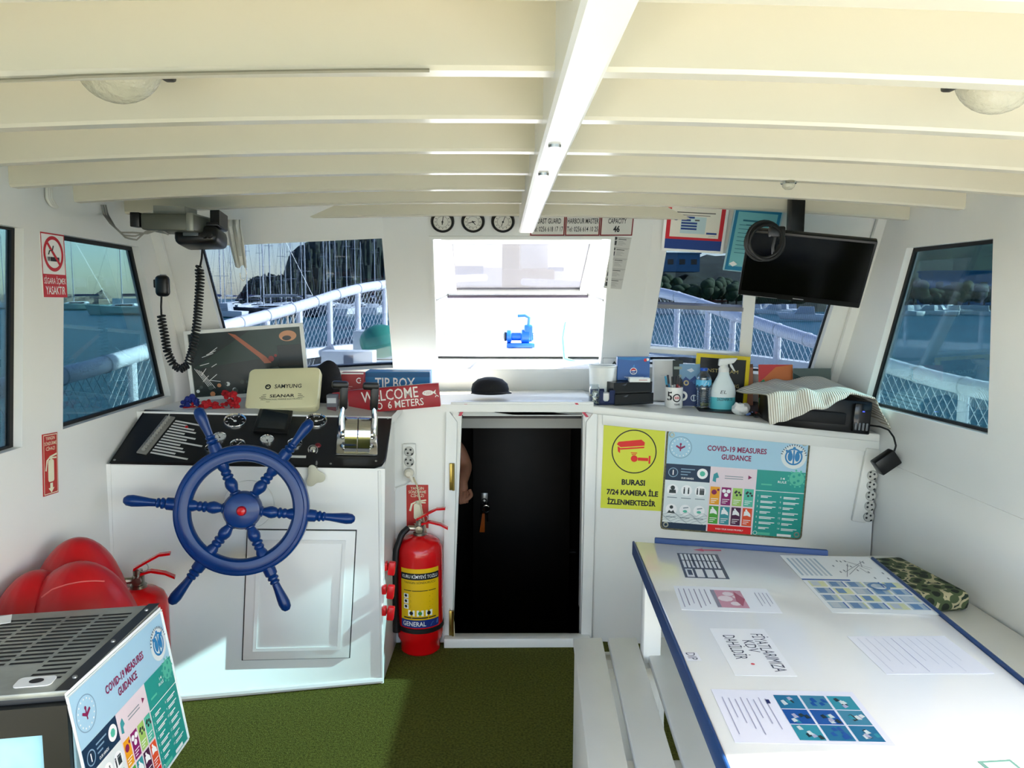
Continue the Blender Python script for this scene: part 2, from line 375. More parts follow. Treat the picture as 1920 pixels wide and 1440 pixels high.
# bulkhead with the companionway
PB = plane3((0, 3.07, 0), (1, 3.07, 0), (0, 3.07, 1))
dt = [PP(866, 778, PB), PP(1093, 778, PB), PP(1088, 1197, PB), PP(849, 1197, PB)]
mb = MB(); mb.ringpanel([V((-.5, 3.07, .98)), V((.45, 3.07, .98)), V((.45, 3.07, -.05)), V((-.5, 3.07, -.05))], dt, (0, .05, 0))
structure(mb, 'wall_bulkhead', WHITE)
d1 = thing('door_1', None, None, (.1, 3.05, 0), kind='structure'); inv = V((.1, 3.05, 0))
b = MB(); fw = .02
L, R = [PP(858, 790, PB), PP(849, 1197, PB)], [PP(1098, 790, PB), PP(1088, 1197, PB)]
for p, q, sg in ((L[0], L[1], -1), (R[0], R[1], 1)):
    b.slab([p-inv, q-inv, q-inv+V((sg*.045, 0, 0)), p-inv+V((sg*.045, 0, 0.06))], (0, -.022, 0), bev=.004)
tl, tr = PP(846, 752, PB)-inv, PP(1112, 752, PB)-inv
b.slab([tl, tl+V((0, 0, -.03)), tr+V((0, 0, -.03)), tr], (0, -.025, 0), bev=.004)
for p, q, sg in ((PP(866, 778, PB), PP(858, 806, PB), -1), (PP(1093, 778, PB), PP(1098, 806, PB), 1)):
    b.slab([p-inv+V((0, .03, 0)), q-inv+V((0, .03, 0)), q-inv+V((sg*.03, .03, .0)), p-inv+V((sg*.03, .03, .03))], (0, -.04, 0))
b.box((0, -.015, .015), (.6, .05, .045), bev=.005)
b.build('frame', WHITE, d1)
b = MB(); b.slab([PP(868, 752, PB)-inv, PP(868, 780, PB)-inv, PP(1092, 780, PB)-inv, PP(1092, 752, PB)-inv], (0, .03, 0)); b.build('sliding_board', mat('grey_white_board', '#c9cac6', .4), d1)
BRASS = mat('brass', '#a08a4a', .35, 1)
for (x, y, h) in ((848, 866, 50), (847, 1140, 46)):
    b = MB(); p = PP(x, y, PB)-inv; q = PP(x, y+h, PB)-inv
    b.box((p.x, -.005, (p.z+q.z)/2), (.02, .012, p.z-q.z), bev=.002); b.tube([(p.x+.006, -.012, p.z), (p.x+.006, -.012, q.z)], .005); b.build('hinge', BRASS, d1)
for p0, p1 in (((871, 756), (860, 778)), ((1076, 754), (1097, 780))):
    b = MB(); b.line2((0, 0), (1, 0), .1, 0); a, c = PP(*p0, PB)-inv, PP(*p1, PB)-inv
    b = MB(); b.slab([a, c, c+V((.012, 0, 0)), a+V((.012, 0, 0))], (0, -.028, 0)); b.build('tape', mat('pink_red_tape', '#c0304a', .4), d1)
# lower cabin seen through the door: dark wood box
DKW = mat('dark_wood', '#1a0e09', .5, vary=.4, scale=6)
mb = MB()
x0, x1, y0, y1, z0, z1 = -1.0, 1.2, 3.13, 5.6, -.75, .93
for q, o in (([(x0, y1, z0), (x1, y1, z0), (x1, y1, z1), (x0, y1, z1)], (0, .03, 0)), ([(x0, y0, z0), (x0, y1, z0), (x0, y1, z1), (x0, y0, z1)], (-.03, 0, 0)),
             ([(x1, y0, z0), (x1, y1, z0), (x1, y1, z1), (x1, y0, z1)], (.03, 0, 0)), ([(x0, y0, z0), (x1, y0, z0), (x1, y1, z0), (x0, y1, z0)], (0, 0, -.03)), ([(x0, y0, z1), (x1, y0, z1), (x1, y1, z1), (x0, y1, z1)], (0, 0, .03)),
             ([(x0, y0, z0), (x1, y0, z0), (x1, y0, -.06), (x0, y0, -.06)], (0, -.03, 0)), ([(x0, y0-.01, -.06), (-.5, y0-.01, -.06), (-.5, y0-.01, z1), (x0, y0-.01, z1)], (0, -.02, 0)), ([(.45, y0-.01, -.06), (x1, y0-.01, -.06), (x1, y0-.01, z1), (.45, y0-.01, z1)], (0, -.02, 0))):
    mb.slab(q, o)
structure(mb, 'wall_lower_cabin', DKW)
# ================================================================ HELM SIDE (left)
print('panel', pFL, pFR, pBR, pBL)
con = thing('helm_console', 'white painted helm console with a sloping black instrument panel, behind the blue steering wheel', 'console', (-.85, 2.75, 0))
b = MB()
f0, f1 = V((-1.3, 2.566, 0)), V((-.408, 2.727, 0))
dz = V((0, 0, -.004))
b.add([f0, f1, pFR+dz, V((-1.3, pFL.y, pFL.z))+dz], [(0, 1, 2, 3)])
b.add([f1, V((-.40, 3.07, 0)), V((pBR.x, 3.07, pBR.z-.03)), pBR+V((0, 0, -.012)), pFR+dz], [(0, 1, 2, 3, 4)])
b.add([f0, pFL+dz, pBL+V((0, 0, -.012)), V((-1.3, 3.2, pBL.z-.03)), V((-1.3, 3.2, 0))], [(0, 1, 2, 3, 4)])
b.add([pFL+dz*2, pFR+dz*2, pBR+V((0, 0, -.014)), pBL+V((0, 0, -.014))], [(0, 1, 2, 3)])
b.tube([V((-.41, 2.727, .0)), V((-.41, 2.727, pFR.z-.01))], .006, 10)
b.tube([f0+V((0, .005, .012)), f1+V((0, .0, .012))], .012, 8)
b.buildw('body', WHITE, con)
# cabinet door
TL, wd, hd = signT((465, 993), (667, 995), (465, 1236), PLC, .001)
b = MB(); b.rect(-.004, -.004, wd+.004, hd+.004, 0, 0, TL); b.buildw('door_gap', mat('dark_gap', '#3a3a38', .8), con)
b = MB(); b.box((wd/2, hd/2, .004), (wd, hd, .007), 0, TL, bev=.002)
m = .033
b.ringpanel([TL@V(p) for p in ((m, m, .0078), (wd-m, m, .0078), (wd-m, hd-m, .0078), (m, hd-m, .0078))], [TL@V(p) for p in ((m+.012, m+.012, .0078), (wd-m-.012, m+.012, .0078), (wd-m-.012, hd-m-.012, .0078), (m+.012, hd-m-.012, .0078))], TL.to_3x3()@V((0, 0, .004)))
b.buildw('door', WHITE, con)
# instrument panel in its own frame
TP = fr(pFL, pFR-pFL, pBL-pFL); TPi = TP.inverted()
def pl(x, y): p = TPi@PP(x, y, PPN); return (p.x, p.y)
PANEL = mat('black_panel', '#0c0c0d', .38, vary=.15, scale=5, bump=.03)
c = [pl(207, 868), pl(700, 877), pl(716, 872), pl(722, 862), pl(735, 781), pl(272, 771)]
b = MB(); b.prism(c, -.006, .004, 0, TP)
b.tube([TP@V((p[0], p[1], .003)) for p in c], .004, 6, closed=True)
b.buildw('instrument_panel', PANEL, con)
for x, y in ((215, 864), (620, 871), (705, 866), (727, 786)):
    q = pl(x, y); b = MB(); b.lathe([(0, .006), (.004, .005), (.005, .003)], 10, T=TP@TR(q[0], q[1], 0)); b.buildw('screw', STEEL, con)
def gauge(x, y, r, face, nm='gauge', needle=1.0, ticks=8):
    q = pl(x, y); T = TP@TR(q[0], q[1], .004); g = MB()
    g.lathe([(r*.86, .003), (r*.86, .008), (r*.95, .012), (r, .009), (r*1.02, 0)], 28, T=T); o = g.buildw('gauge', [CHROME], con)
    g = MB(); fm = flat('#0d0d10', .2) if face == 'k' else flat('#dcdcd6', .3); ik = INKW if face == 'k' else INK
    g.disc(0, 0, r*.87, .004, 0, T)
    for i in range(ticks):
        a = PI*1.25-i*PI*1.5/(ticks-1); g.line2((r*.62*math.cos(a), r*.62*math.sin(a)), (r*.8*math.cos(a), r*.8*math.sin(a)), r*.06, .0045, 1, T)
    g.line2((-r*.15*math.cos(needle), -r*.15*math.sin(needle)), (r*.65*math.cos(needle), r*.65*math.sin(needle)), r*.07, .005, 1, T); g.disc(0, 0, r*.14, .0055, 1, T)
    g.buildw('dial', [fm, ik], o)
gauge(441, 793, .041, 'k', needle=2.4); gauge(593, 793, .041, 'k', needle=.4)
gauge(412, 824, .024, 'w', needle=2.0, ticks=6); gauge(501, 829, .025, 'w', needle=-1.2, ticks=6)
gauge(446, 838, .027, 'k', needle=1.2, ticks=6); gauge(553, 836, .027, 'k', needle=1.9, ticks=6); gauge(398, 845, .024, 'k', ticks=6)
# raised plotter screen on the panel
q = [pl(474, 813), pl(540, 817), pl(551, 770), pl(488, 768)]; T = TP
b = MB(); b.prism([(p[0], p[1]) for p in q], .0, .016, 0, TP, bev=.005); dsp = b.buildw('plotter', BLACK, con)
cx = sum(p[0] for p in q)/4; cy = sum(p[1] for p in q)/4
b = MB(); b.prism([(cx+(p[0]-cx)*.78, cy+(p[1]-cy)*.78) for p in q], .0162, .0168, 0, TP); b.buildw('screen', mat('dark_screen', '#101618', .12), dsp)
# switch block: a grey strip of toggles and a column of name strips
s0, s1 = V(pl(268, 850)), V(pl(318, 787)); dv = (s1-s0); L = dv.length; dv.normalize(); TS = TP@fr(V((s0.x, s0.y, .004)), V((dv.y, -dv.x, 0)), V((dv.x, dv.y, 0)))
b = MB(); b.box((0, L/2, .003), (.035, L+.02, .006), 0, TS, bev=.002); sw = b.buildw('switch_block', mat('grey_block', '#8f8d86', .4, .3), con)
lens = [62, 38, 50, 44, 36, 70, 40, 52, 30, 46, 40, 24, 58]
g = MB()
for i in range(13):
    y = .006+i*(L-.012)/12
    t = MB(); t.box((0, y, .010), (.011, .008, .009), 0, TS, bev=.002); t.tube([TS@V((0, y, .012)), TS@V((.003, y+.003, .024))], .0022, 6); t.buildw('toggle', mat('toggle_grey', '#c3c1b8', .3, .5), sw)
    g.rect(.024, y-.0042, .024+lens[i]*.0021, y+.0042, .0012, 0, TS)
g.buildw('name_strips', flat('#d9d8d2', .5), con)
b = MB(); b.rect(*pl(545, 860), *pl(574, 856), .0045, 0, TP); b.buildw('name_strip', flat('#d9d8d2'), con)
q = pl(512, 803); b = MB(); b.lathe([(0, .010), (.005, .009), (.006, .004)], 12, T=TP@TR(*pl(350, 803), 0)); b.buildw('warning_light', mat('red_lens', '#b01015', .3), con)
b = MB(); b.lathe([(0, .010), (.009, .009), (.012, .004)], 14, T=TP@TR(*pl(596, 837), 0)); b.buildw('red_button', mat('red_rim', '#7a1a20', .3), con)
b = MB(); b.lathe([(0, .012), (.010, .012), (.014, .004)], 16, T=TP@TR(*pl(587, 845), 0)); b.buildw('ignition_lock', CHROME, con)
# ignition key with a clover key tag
kp = TP@V((*pl(587, 845), .014)); kt = thing('ignition_key', 'ignition key with a cream clover shaped tag hanging from the helm panel', 'key', kp)
b = MB(); q0 = TP@V((*pl(587, 846), .018)); b.tube([q0+V((.017*math.cos(a), -.004, .017*math.sin(a)-.008)) for a in [2*PI*i/20 for i in range(20)]], .0016, 6, closed=True); b.buildw('key_ring', STEEL, kt)
q1, q2, q3 = PY(592, 858, 2.74), PY(594, 868, 2.70), PY(593, 880, 2.672)
b = MB(); b.tube([q0+V((0, -.004, -.024)), q1, q2, q3], [.003, .004, .004, .0035], 8); b.buildw('fob_chain', STEEL, kt)
T = TR(*(PY(590, 893, 2.668)))@RX(PI/2)
poly = [(.030*(1+.26*math.cos(3*a+.5))*math.cos(a), .034*(1+.26*math.cos(3*a+.5))*math.sin(a)) for a in [2*PI*i/40 for i in range(40)]]
b = MB(); b.prism(poly, -.003, .003, 0, T, bev=.0015); b.buildw('clover_tag', mat('cream_tag', '#cfccb4', .5), kt)

# ---------------------------------------------------------------- steering wheel
BLUE = mat('blue_gloss_paint', '#04306c', .3, vary=.08, scale=6, coat=.15, spec=.35)
wc = PY(455, 956, 2.47)
nv = (CAM-wc); nv = V((nv.x*.25, -1, .16)).normalized()
TW = fr(wc, V((1, 0, 0)), V((0, 0, 1))); TW = fr(wc, V((1, nv.x, 0)), nv.cross(V((1, nv.x, 0))))
whl = thing('steering_wheel', 'blue wooden ship steering wheel with six turned spokes and a red centre cap', 'steering wheel', TW)
k = .00175
b = MB()
prof = [(.160, -.016), (.166, -.023), (.180, -.025), (.202, -.024), (.210, -.018), (.213, 0), (.210, .018), (.202, .024), (.180, .025), (.166, .023), (.160, .016), (.157, 0)]
nn = 72; vs = []
for i in range(nn):
    a = 2*PI*i/nn; vs += [(r*math.cos(a), r*math.sin(a), z) for r, z in prof]
kk = len(prof); b.add(vs, [(i*kk+j, i*kk+(j+1) % kk, ((i+1) % nn)*kk+(j+1) % kk, ((i+1) % nn)*kk+j) for i in range(nn) for j in range(kk)])
b.torus(.198, .008, 72, 6, T=TR(0, 0, .020)); b.build('rim', BLUE, whl)
b = MB(); b.lathe([(.060, -.03), (.062, .012), (.055, .026), (.045, .030), (0, .031)], 40); b.build('hub', BLUE, whl)
b = MB(); b.lathe([(.016, .030), (.016, .036), (.012, .044), (0, .047)], 20); b.build('centre_cap', mat('red_gloss', '#c31217', .25, coat=.3), whl)
b = MB(); b.lathe([(.026, -.20), (.026, -.03)], 20); b.lathe([(.085, -.175), (.083, -.16), (.05, -.15)], 32); b.build('shaft', WHITE, whl)
inner = [(.014, .052), (.018, .057), (.018, .062), (.013, .066), (.0145, .071), (.0195, .084), (.0205, .092), (.0175, .104), (.013, .110), (.018, .115), (.018, .120), (.013, .125), (.0165, .130), (.0165, .135), (.0135, .140), (.018, .15), (.02, .162)]
outer = [(.021, .205), (.020, .232), (.014, .238), (.018, .243), (.018, .248), (.012, .252), (.016, .257), (.016, .261), (.012, .265), (.0135, .285), (.0175, .318), (.019, .335), (.0165, .352), (.009, .361), (0, .363)]
for i in range(6):
    a = math.radians(-8+60*i); T = RZ(a)@RY(PI/2)
    b = MB(); b.lathe(inner, 18, T=T); b.lathe(outer, 18, T=T); b.build('spoke', BLUE, whl)

# ---------------------------------------------------------------- engine control (throttle) on the panel
q = pl(669, 848); TT = TP@TR(q[0], q[1], .004)
thr = thing('throttle_control', 'chrome twin lever engine control with black handles on the helm panel', 'throttle', TT)
b = MB(); b.box((0, .045, .006), (.15, .145, .012), bev=.005); b.build('base', CHROME, thr)
b = MB(); prof = []
n = 18; cyl = []
for i in range(n+1):
    a = PI*i/n; cyl.append((.045-.065*math.cos(a)*1.0, .012+.10*math.sin(a)))
for x0, x1 in ((-.045, -.002), (.002, .045)):
    vs = [(x, y, z) for x in (x0, x1) for y, z in cyl]; m_ = n+1
    b.add(vs, [(i, i+1, m_+i+1, m_+i) for i in range(n)]+[tuple(range(m_)), tuple(range(2*m_-1, m_-1, -1))])
b.build('housing', CHROME, thr)
for sx in (-1, 1):
    b = MB(); b.lathe([(.02, 0), (.021, .008), (.015, .014), (0, .015)], 20, T=TR(sx*.048, .045, .045)@RY(sx*PI/2))
    b.tube([(sx*.058, .045, .045), (sx*.060, .07, .10), (sx*.055, .095, .135)], [.015, .012, .009], 10); lv = b.build('lever', CHROME, thr)
    b = MB(); p = V((sx*.055, .095, .125)); T = TR(*p)@RX(-.45)
    b.box((0, 0, .045), (.030, .028, .10), 0, T, bev=.008); b.box((-.014, 0, .085), (.060, .030, .028), 0, T, bev=.009); b.build('handle', BLACK, lv)

# ---------------------------------------------------------------- framed underwater picture
PIC = plane3((-1.25, 3.16, 0), (-.77, 3.21, 0), (-1.25, 3.15, 1))
T, wp, hp = signT((345, 621), (568, 605), (360, 752), PIC, .012)
pic = thing('framed_picture', 'dark underwater photograph in a white frame leaning on the left front window', 'picture', T)
b = MB(); f = .014
b.ringpanel([(0, 0, 0), (wp, 0, 0), (wp, hp, 0), (0, hp, 0)], [(f, f, 0), (wp-f, f, 0), (wp-f, hp-f, 0), (f, hp-f, 0)], (0, 0, -.018)); b.build('frame', WHITE, pic)
b = MB(); cs = ['#1c2623', '#a85c3c', '#28201e', '#dfe3e0', '#3d4a45', '#141716', '#c98a5e', '#8a2f25', '#20342c']; X, Y = wp, hp
b.rect(f, f, X-f, Y-f, -.010, 0)
b.plate([(f, .45*Y), (.55*X, Y-f), (X-f, Y-f), (X-f, .52*Y), (.75*X, .55*Y)], -.0095, 8)
b.plate([(.36*X, .93*Y), (.42*X, .90*Y), (.66*X, .55*Y), (.70*X, .46*Y), (.64*X, .46*Y), (.6*X, .55*Y)], -.009, 1)
b.disc(.86*X, .83*Y, .035, -.0087, 6, ry=.022); b.disc(.85*X, .80*Y, .018, -.0085, 2, ry=.01); b.rect(.76*X, .40*Y, .97*X, .70*Y, -.0083, 5)
b.disc(.70*X, .52*Y, .012, -.008, 7); b.disc(.74*X, .56*Y, .006, -.0078, 7); b.plate([(.55*X, .36*Y), (.75*X, .40*Y), (.8*X, .3*Y), (.6*X, .28*Y)], -.008, 4)
rn = random.Random(3)
for i in range(9):
    x, y = rn.uniform(.06, .22)*X, rn.uniform(.25, .7)*Y; a = rn.uniform(-.2, .9); l = rn.uniform(.02, .05)
    b.line2((x, y), (x+l*math.cos(a), y+l*math.sin(a)), .0022, -.0078, 3)
for i in range(4): b.line2((.05*X+.008*i, .46*Y-.004*i), (.16*X+.007*i, .16*Y), .002, -.0077, 3)
for i in range(14):
    x, y = rn.uniform(.05, .5)*X, rn.uniform(.07, .22)*Y; b.disc(x, y, rn.uniform(.004, .012), -.0076+.0001*i, rn.choice([3, 4, 4, 6]), n=7)
b.build('photograph', [flat(h, .25) for h in cs], pic)

# ---------------------------------------------------------------- beige cover over a display
BEI = mat('beige_plastic', '#dcd6ac', .42, vary=.02)
o = PY(455, 768, 2.90); u = PY(597, 764, 2.905)-o; v = PY(468, 690, 3.0)-o
T = fr(o, u, v); wv = u.length; hv = v.length*.99
cov = thing('display_cover', 'beige plastic display cover with printed maker name above the helm panel', 'cover', T)
b = MB(); pts = []
n = 8
def cring(ins, z):
    return [(x, y, z) for x, y in [(.012*(1-py/hv)*0+px, py) for px, py in rrect(ins+.004, ins, wv-ins-.004, hv-ins, .022, 6)]]
rings = [cring(.004, -.05), cring(0, -.035), cring(0, -.008), cring(.003, -.002), cring(.009, 0)]
vs = [p for r in rings for p in r]; k = len(rings[0])
b.add(vs, [(i*k+j, i*k+(j+1) % k, (i+1)*k+(j+1) % k, (i+1)*k+j) for i in range(len(rings)-1) for j in range(k)]+[tuple(range((len(rings)-1)*k, len(rings)*k))])
SH = b; b = MB(); z = .0006
b.text('SAMYUNG', .57*wv, .53*hv, .024, z, 0, bold=.012, fit=.36*wv); b.ring(.30*wv, .53*hv, .006, .011, z, 0); b.line2((.275*wv, .55*hv), (.31*wv, .54*hv), .004, z, 0)
b.text('SEANAR', .50*wv, .30*hv, .018, z, 0, bold=.02, fit=.33*wv); b.text('PROFESSIONAL MARINE ELECTRONICS', .5*wv, .22*hv, .0082, z, 0, sx=1.1); b.text('www', .32*wv, .17*hv, .007, z, 0)
for sx in (-1, 1):
    for i in range(3): b.line2((.5*wv+sx*.06, .30*hv+.008*(i-1)), (.5*wv+sx*(.085-.006*i), .30*hv-.006+.006*i), .002, z, 0)
SH.merge(b, 1).build('shell', [BEI, INK], cov)
b = MB(); b.box((wv/2, .03, -.08), (wv*.55, .05, .06), bev=.01); b.box((wv/2, -.02, -.09), (.05, .09, .03)); b.build('display', BLACK, cov)

# ---------------------------------------------------------------- black pouch, garland, small box
p = PY(614, 720, 3.13); b = MB(); b.ell((0, 0, 0), (.062, .055, .095), n=20, m=14)
rn = random.Random(5); b.v = [V(v)*(1+.05*math.sin(v[2]*70+v[0]*50)) for v in b.v]
T = TR(p.x, p.y, p.z); b.v = [T@v for v in b.v]
b.box((p.x, p.y, p.z-.10), (.10, .09, .05), bev=.02); b.one('pouch', mat('black_fabric', '#101014', .85, bump=.3, bscale=200), 'round black fabric pouch standing behind the beige display cover', 'pouch')
gar = thing('flower_garland', 'red and blue fluffy flower garland lying left of the beige cover', 'garland', PY(395, 765, 2.93))
rn = random.Random(11)
FR, FB = mat('red_petals', '#b3121c', .8, bump=.5, bscale=120), mat('blue_petals', '#1c2a78', .8, bump=.5, bscale=120)
for nm, m, pts in (('red_flowers', FR, [(352, 768), (362, 762), (375, 766), (388, 758), (402, 762), (415, 764), (428, 754), (436, 742), (444, 752), (424, 740), (408, 770), (392, 772), (440, 762)]), ('blue_flowers', FB, [(350, 756), (358, 748), (366, 752), (346, 764), (398, 770), (372, 772)])):
    b = MB()
    for x, y in pts:
        c = PY(x, y, 2.93+rn.uniform(-.03, .03))
        for j in range(9): b.ell(c+V((rn.uniform(-.012, .012), rn.uniform(-.012, .012), rn.uniform(-.012, .012))), (rn.uniform(.006, .012), .008, rn.uniform(.005, .011)), n=7, m=5)
    b.buildw(nm, m, gar)
b = MB(); p = PY(624, 757, 2.98); b.box(p, (.042, .04, .075), bev=.004); b.box(p+V((0, -.0215, .015)), (.034, .003, .02), 1); b.box(p+V((0, -.0215, -.018)), (.034, .003, .016), 2); b.one('small_carton', [mat('grey_card', '#6d7079', .6), flat('#c9ccd0'), flat('#5a2430')], 'small grey carton beside the left throttle handle', 'box')

# ---------------------------------------------------------------- boxes and the red sign on the shelf
def carton(o, u, wq, hq, dq, name, label, mats, deco, group=None, tilt=0):
    """box with front-bottom-left corner o; local x along the front, y up, z towards the viewer"""
    T = fr(o, u, V((0, 0, 1)))@RX(-tilt); b = MB(); b.box((wq/2, hq/2, -dq/2), (wq, hq, dq), 0, T, bev=.0015, seg=1); deco(b, T, wq, hq)
    return b.one(name, mats, label, 'box', group, org=T)
def px_carton(l, r, ybot, ytop, Y, d, *a, **k):
    o = PY(l[0], l[1], Y); q = PY(r[0], r[1], Y+k.pop('skew', 0)); h = PY(l[0], ytop, Y).z-o.z
    u = q-o; u.z = 0; return carton(o, u, u.length, h, d, *a, **k)
def d_tip(b, T, w, h):
    b.rect(.0, h-.022, w, h-.004, .0004, 2, T); b.text('TIP BOX', w*.46, h*.42, .062, .0006, 1, T, bold=.014, fit=w*.62)
    for s in (-.32, .32): b.line2((w*(.5+s)-.012, h*.36), (w*(.5+s)+.012, h*.36), .003, .0006, 1, T)
px_carton((685, 735), (806, 730), 735, 697, 3.24, .12, 'tip_box', 'blue cardboard tip box behind the red welcome sign', [mat('blue_card', '#1a6fa6', .4), INKW, mat('deep_blue_card', '#155a8c', .4)], d_tip)
def d_flag(b, T, w, h):
    x, y = w*.8, h*.62; b.ring(x, y, .008, .012, .0005, 1, T, n=20, a0=.9, a1=5.4); b.disc(x+.006, y, .003, .0005, 1, T, n=5)
    b.rect(w*.12, h*.3, w*.5, h*.34, .0005, 2, T); b.rect(w*.12, h*.2, w*.4, h*.23, .0005, 2, T); b.rect(0, h-.006, w, h, .0005, 1, T); b.ring(w*.85, h*.12, .004, .007, .0005, 1, T, n=12, a0=.2, a1=3)
px_carton((640, 737), (682, 735), 737, 699, 3.19, .05, 'tissue_carton', 'small red carton with a white crescent left of the blue tip box', [mat('red_card', '#a83a3c', .5), INKW, flat('#c98a86')], d_flag)
o = PY(655, 777, 2.985); u = PY(826, 762, 3.0)-o; h = (PY(655, 733, 2.985)-o).z
T = fr(o, u, V((0, .06, 1))); wq = u.length
wel = thing('welcome_sign', 'red wooden sign box with white hand lettering standing on the shelf behind the throttle', 'sign', T)
RW = mat('red_painted_wood', '#a3121f', .4, vary=.12, scale=20)
b = MB(); b.box((wq/2, h/2, -.03), (wq, h, .06), bev=.002); b.box((-.02, h*.8, -.05), (.09, h*.3, .02)); b.build('board', RW, wel)
b = MB(); b.add([(.02, h+.0008, -.012), (wq*.86, h+.0008, -.012), (wq*.80, h+.0008, -.045), (.04, h+.0008, -.045)], [(0, 1, 2, 3)]); b.build('cream_inlay', mat('cream_paint', '#e6d7bd', .5), wel)
b = MB(); z = .0012; W0 = mat('white_brush_paint', '#eee6de', .5)
b.text('WELCOME', wq*.46, h*.66, .060, z, bold=.006, rot=.02, fit=wq*.62); b.text('TO  6 METERS', wq*.53, h*.24, .040, z, bold=.006, rot=.02, fit=wq*.58)
fx, fy = wq*.875, h*.62; b.disc(fx, fy, .022, z, ry=.0105); b.plate([(fx+.018, fy), (fx+.032, fy+.011), (fx+.029, fy), (fx+.033, fy-.010)], z)
b.ring(wq*.97, h*.42, .004, .007, z, n=12, a0=0, a1=3.2); b.text('WELCOME TO 6 METERS', 0, 0, .0001, z) if 0 else None
b.build('lettering', W0, wel)
b = MB(); b.disc(fx-.012, fy+.002, .0016, z+.0004); [b.line2((fx-.004+.006*i, fy-.006), (fx-.002+.006*i, fy+.006), .0012, z+.0004) for i in range(3)]; b.build('fish_marks', RW, wel)
# black peaked cap over the door
p = PY(921, 738, 3.2); cp = thing('peaked_cap', 'black peaked cap lying on the shelf over the doorway', 'cap', p)
CAPM = mat('black_cap_cloth', '#0c0c10', .8, bump=.2, bscale=150)
b = MB(); b.lathe([(.076, .0), (.078, .018), (.072, .04), (.052, .058), (.025, .066), (0, .067)], 28, sx=1.02, sy=.95, T=TR(-.005, .02, 0)); b.build('crown', CAPM, cp)
b = MB(); vs = []; n = 14
for i in range(n+1):
    a = -PI*.92+PI*.84*i/n
    for r in (.06, .090): vs.append((r*math.cos(a)*.98, .02+r*math.sin(a)*.95, .010-.012*abs(math.cos(a))*(r > .08)+.006))
b.add(vs, [(2*i, 2*i+1, 2*i+3, 2*i+2) for i in range(n)]); b.v += [v+V((0, 0, -.004)) for v in [V(q) for q in vs]]
k = len(vs); b.f += [(k+2*i, k+2*i+2, k+2*i+3, k+2*i+1) for i in range(n)]+[(2*i+1, k+2*i+1, k+2*i+3, 2*i+3) for i in range(n)]; b.mi += [0]*(2*n)
b.build('peak', CAPM, cp)
# ================================================================ SIGNS, RADIO, EXTINGUISHERS
PLW = (V((XL, 0, 0)), V((1, 0, 0))); PRW = (V((XR, 0, 0)), V((-1, 0, 0)))
RS, GLOW = flat('#c5202e'), flat('#e6e3c4')
def nosmoke():
    T, w, h = signT((73, 434), (118, 441), (73, 557), PLW, .0005); b = MB()
    b.box((w/2, h/2, .001), (w, h, .002), 0, T); b.frame2(0, 0, w, h, .004, .0025, 1, T); b.rect(0, 0, w, h*.36, .0027, 1, T)
    r = w*.42; cx, cy = w/2, h*.68
    b.ring(cx, cy, r*.80, r, .0029, 1, T, n=40); 
    b.rect(cx-r*.35, cy-r*.42, cx+r*.55, cy-r*.18, .003, 2, T); b.rect(cx-r*.48, cy-r*.42, cx-r*.41, cy-r*.18, .003, 2, T); b.rect(cx-r*.6, cy-r*.42, cx-r*.53, cy-r*.18, .003, 2, T)
    b.tube([T@V((cx-r*.5, cy-r*.05, .003)), T@V((cx-r*.4, cy+.15*r, .003)), T@V((cx-r*.1, cy+.2*r, .003)), T@V((cx, cy+.45*r, .003))], .0015, 5, 2)
    b.line2((cx-r*.62, cy+r*.62), (cx+r*.62, cy-r*.62), r*.18, .0033, 1, T)
    b.text('SİGARA İÇMEK', w/2, h*.25, w*.2, .0034, 3, T, bold=.006, fit=w*.92); b.text('YASAKTIR', w/2, h*.10, w*.27, .0034, 3, T, bold=.012, fit=w*.82)
    b.one('no_smoking_sign', [PAPER, RS, INK, INKW], 'white and red no smoking sign on the left wall between the two side windows', 'sign', org=T)
nosmoke()
def extsign(tl, tr, bl, pl, label, lines):
    T, w, h = signT(tl, tr, bl, pl, .0005); b = MB(); b.box((w/2, h/2, .001), (w, h, .002), 0, T)
    b.frame2(w*.04, w*.04, w*.96, h-w*.04, w*.03, .0024, 1, T) if 'left wall' in label else None
    for i, t in enumerate(lines): b.text(t, w/2, h*(.92-.085*i), w*.19, .0026, 1, T, bold=.004, fit=w*.1*len(t))
    z = .0026; cx = w*.52
    b.prism(rrect(cx-w*.19, h*.21, cx+w*.19, h*.57, w*.09), .002, z, 1, T); b.rect(cx-w*.07, h*.56, cx+w*.07, h*.63, z, 1, T)
    b.line2((cx-w*.1, h*.615), (cx+w*.38, h*.65), w*.07, z+.0002, 1, T); b.line2((cx-w*.1, h*.60), (cx+w*.36, h*.59), w*.06, z+.0002, 1, T)
    b.line2((cx-w*.05, h*.62), (cx-w*.28, h*.56), w*.07, z+.0002, 1, T); b.line2((cx-w*.27, h*.57), (cx-w*.36, h*.40), w*.09, z+.0003, 1, T)
    b.rect(cx-w*.09, h*.11, cx+w*.09, h*.19, z, 1, T); b.plate([(cx-w*.2, h*.11), (cx, h*.03), (cx+w*.2, h*.11)], z, 1, T)
    b.one('extinguisher_sign', [flat('#b5271f', .45), GLOW], label, 'sign', 'fire extinguisher signs', org=T)
extsign((78, 815), (106, 810), (79, 932), PLW, 'tall red fire extinguisher sign on the left wall below the no smoking sign', ['YANGIN', 'SÖNDÜRME', 'CİHAZI'])
extsign((762, 909), (803, 909), (761, 990), PB, 'red fire extinguisher sign right above the standing fire extinguisher beside the doorway', ['YANGIN', 'SÖNDÜRME', 'CİHAZI'])

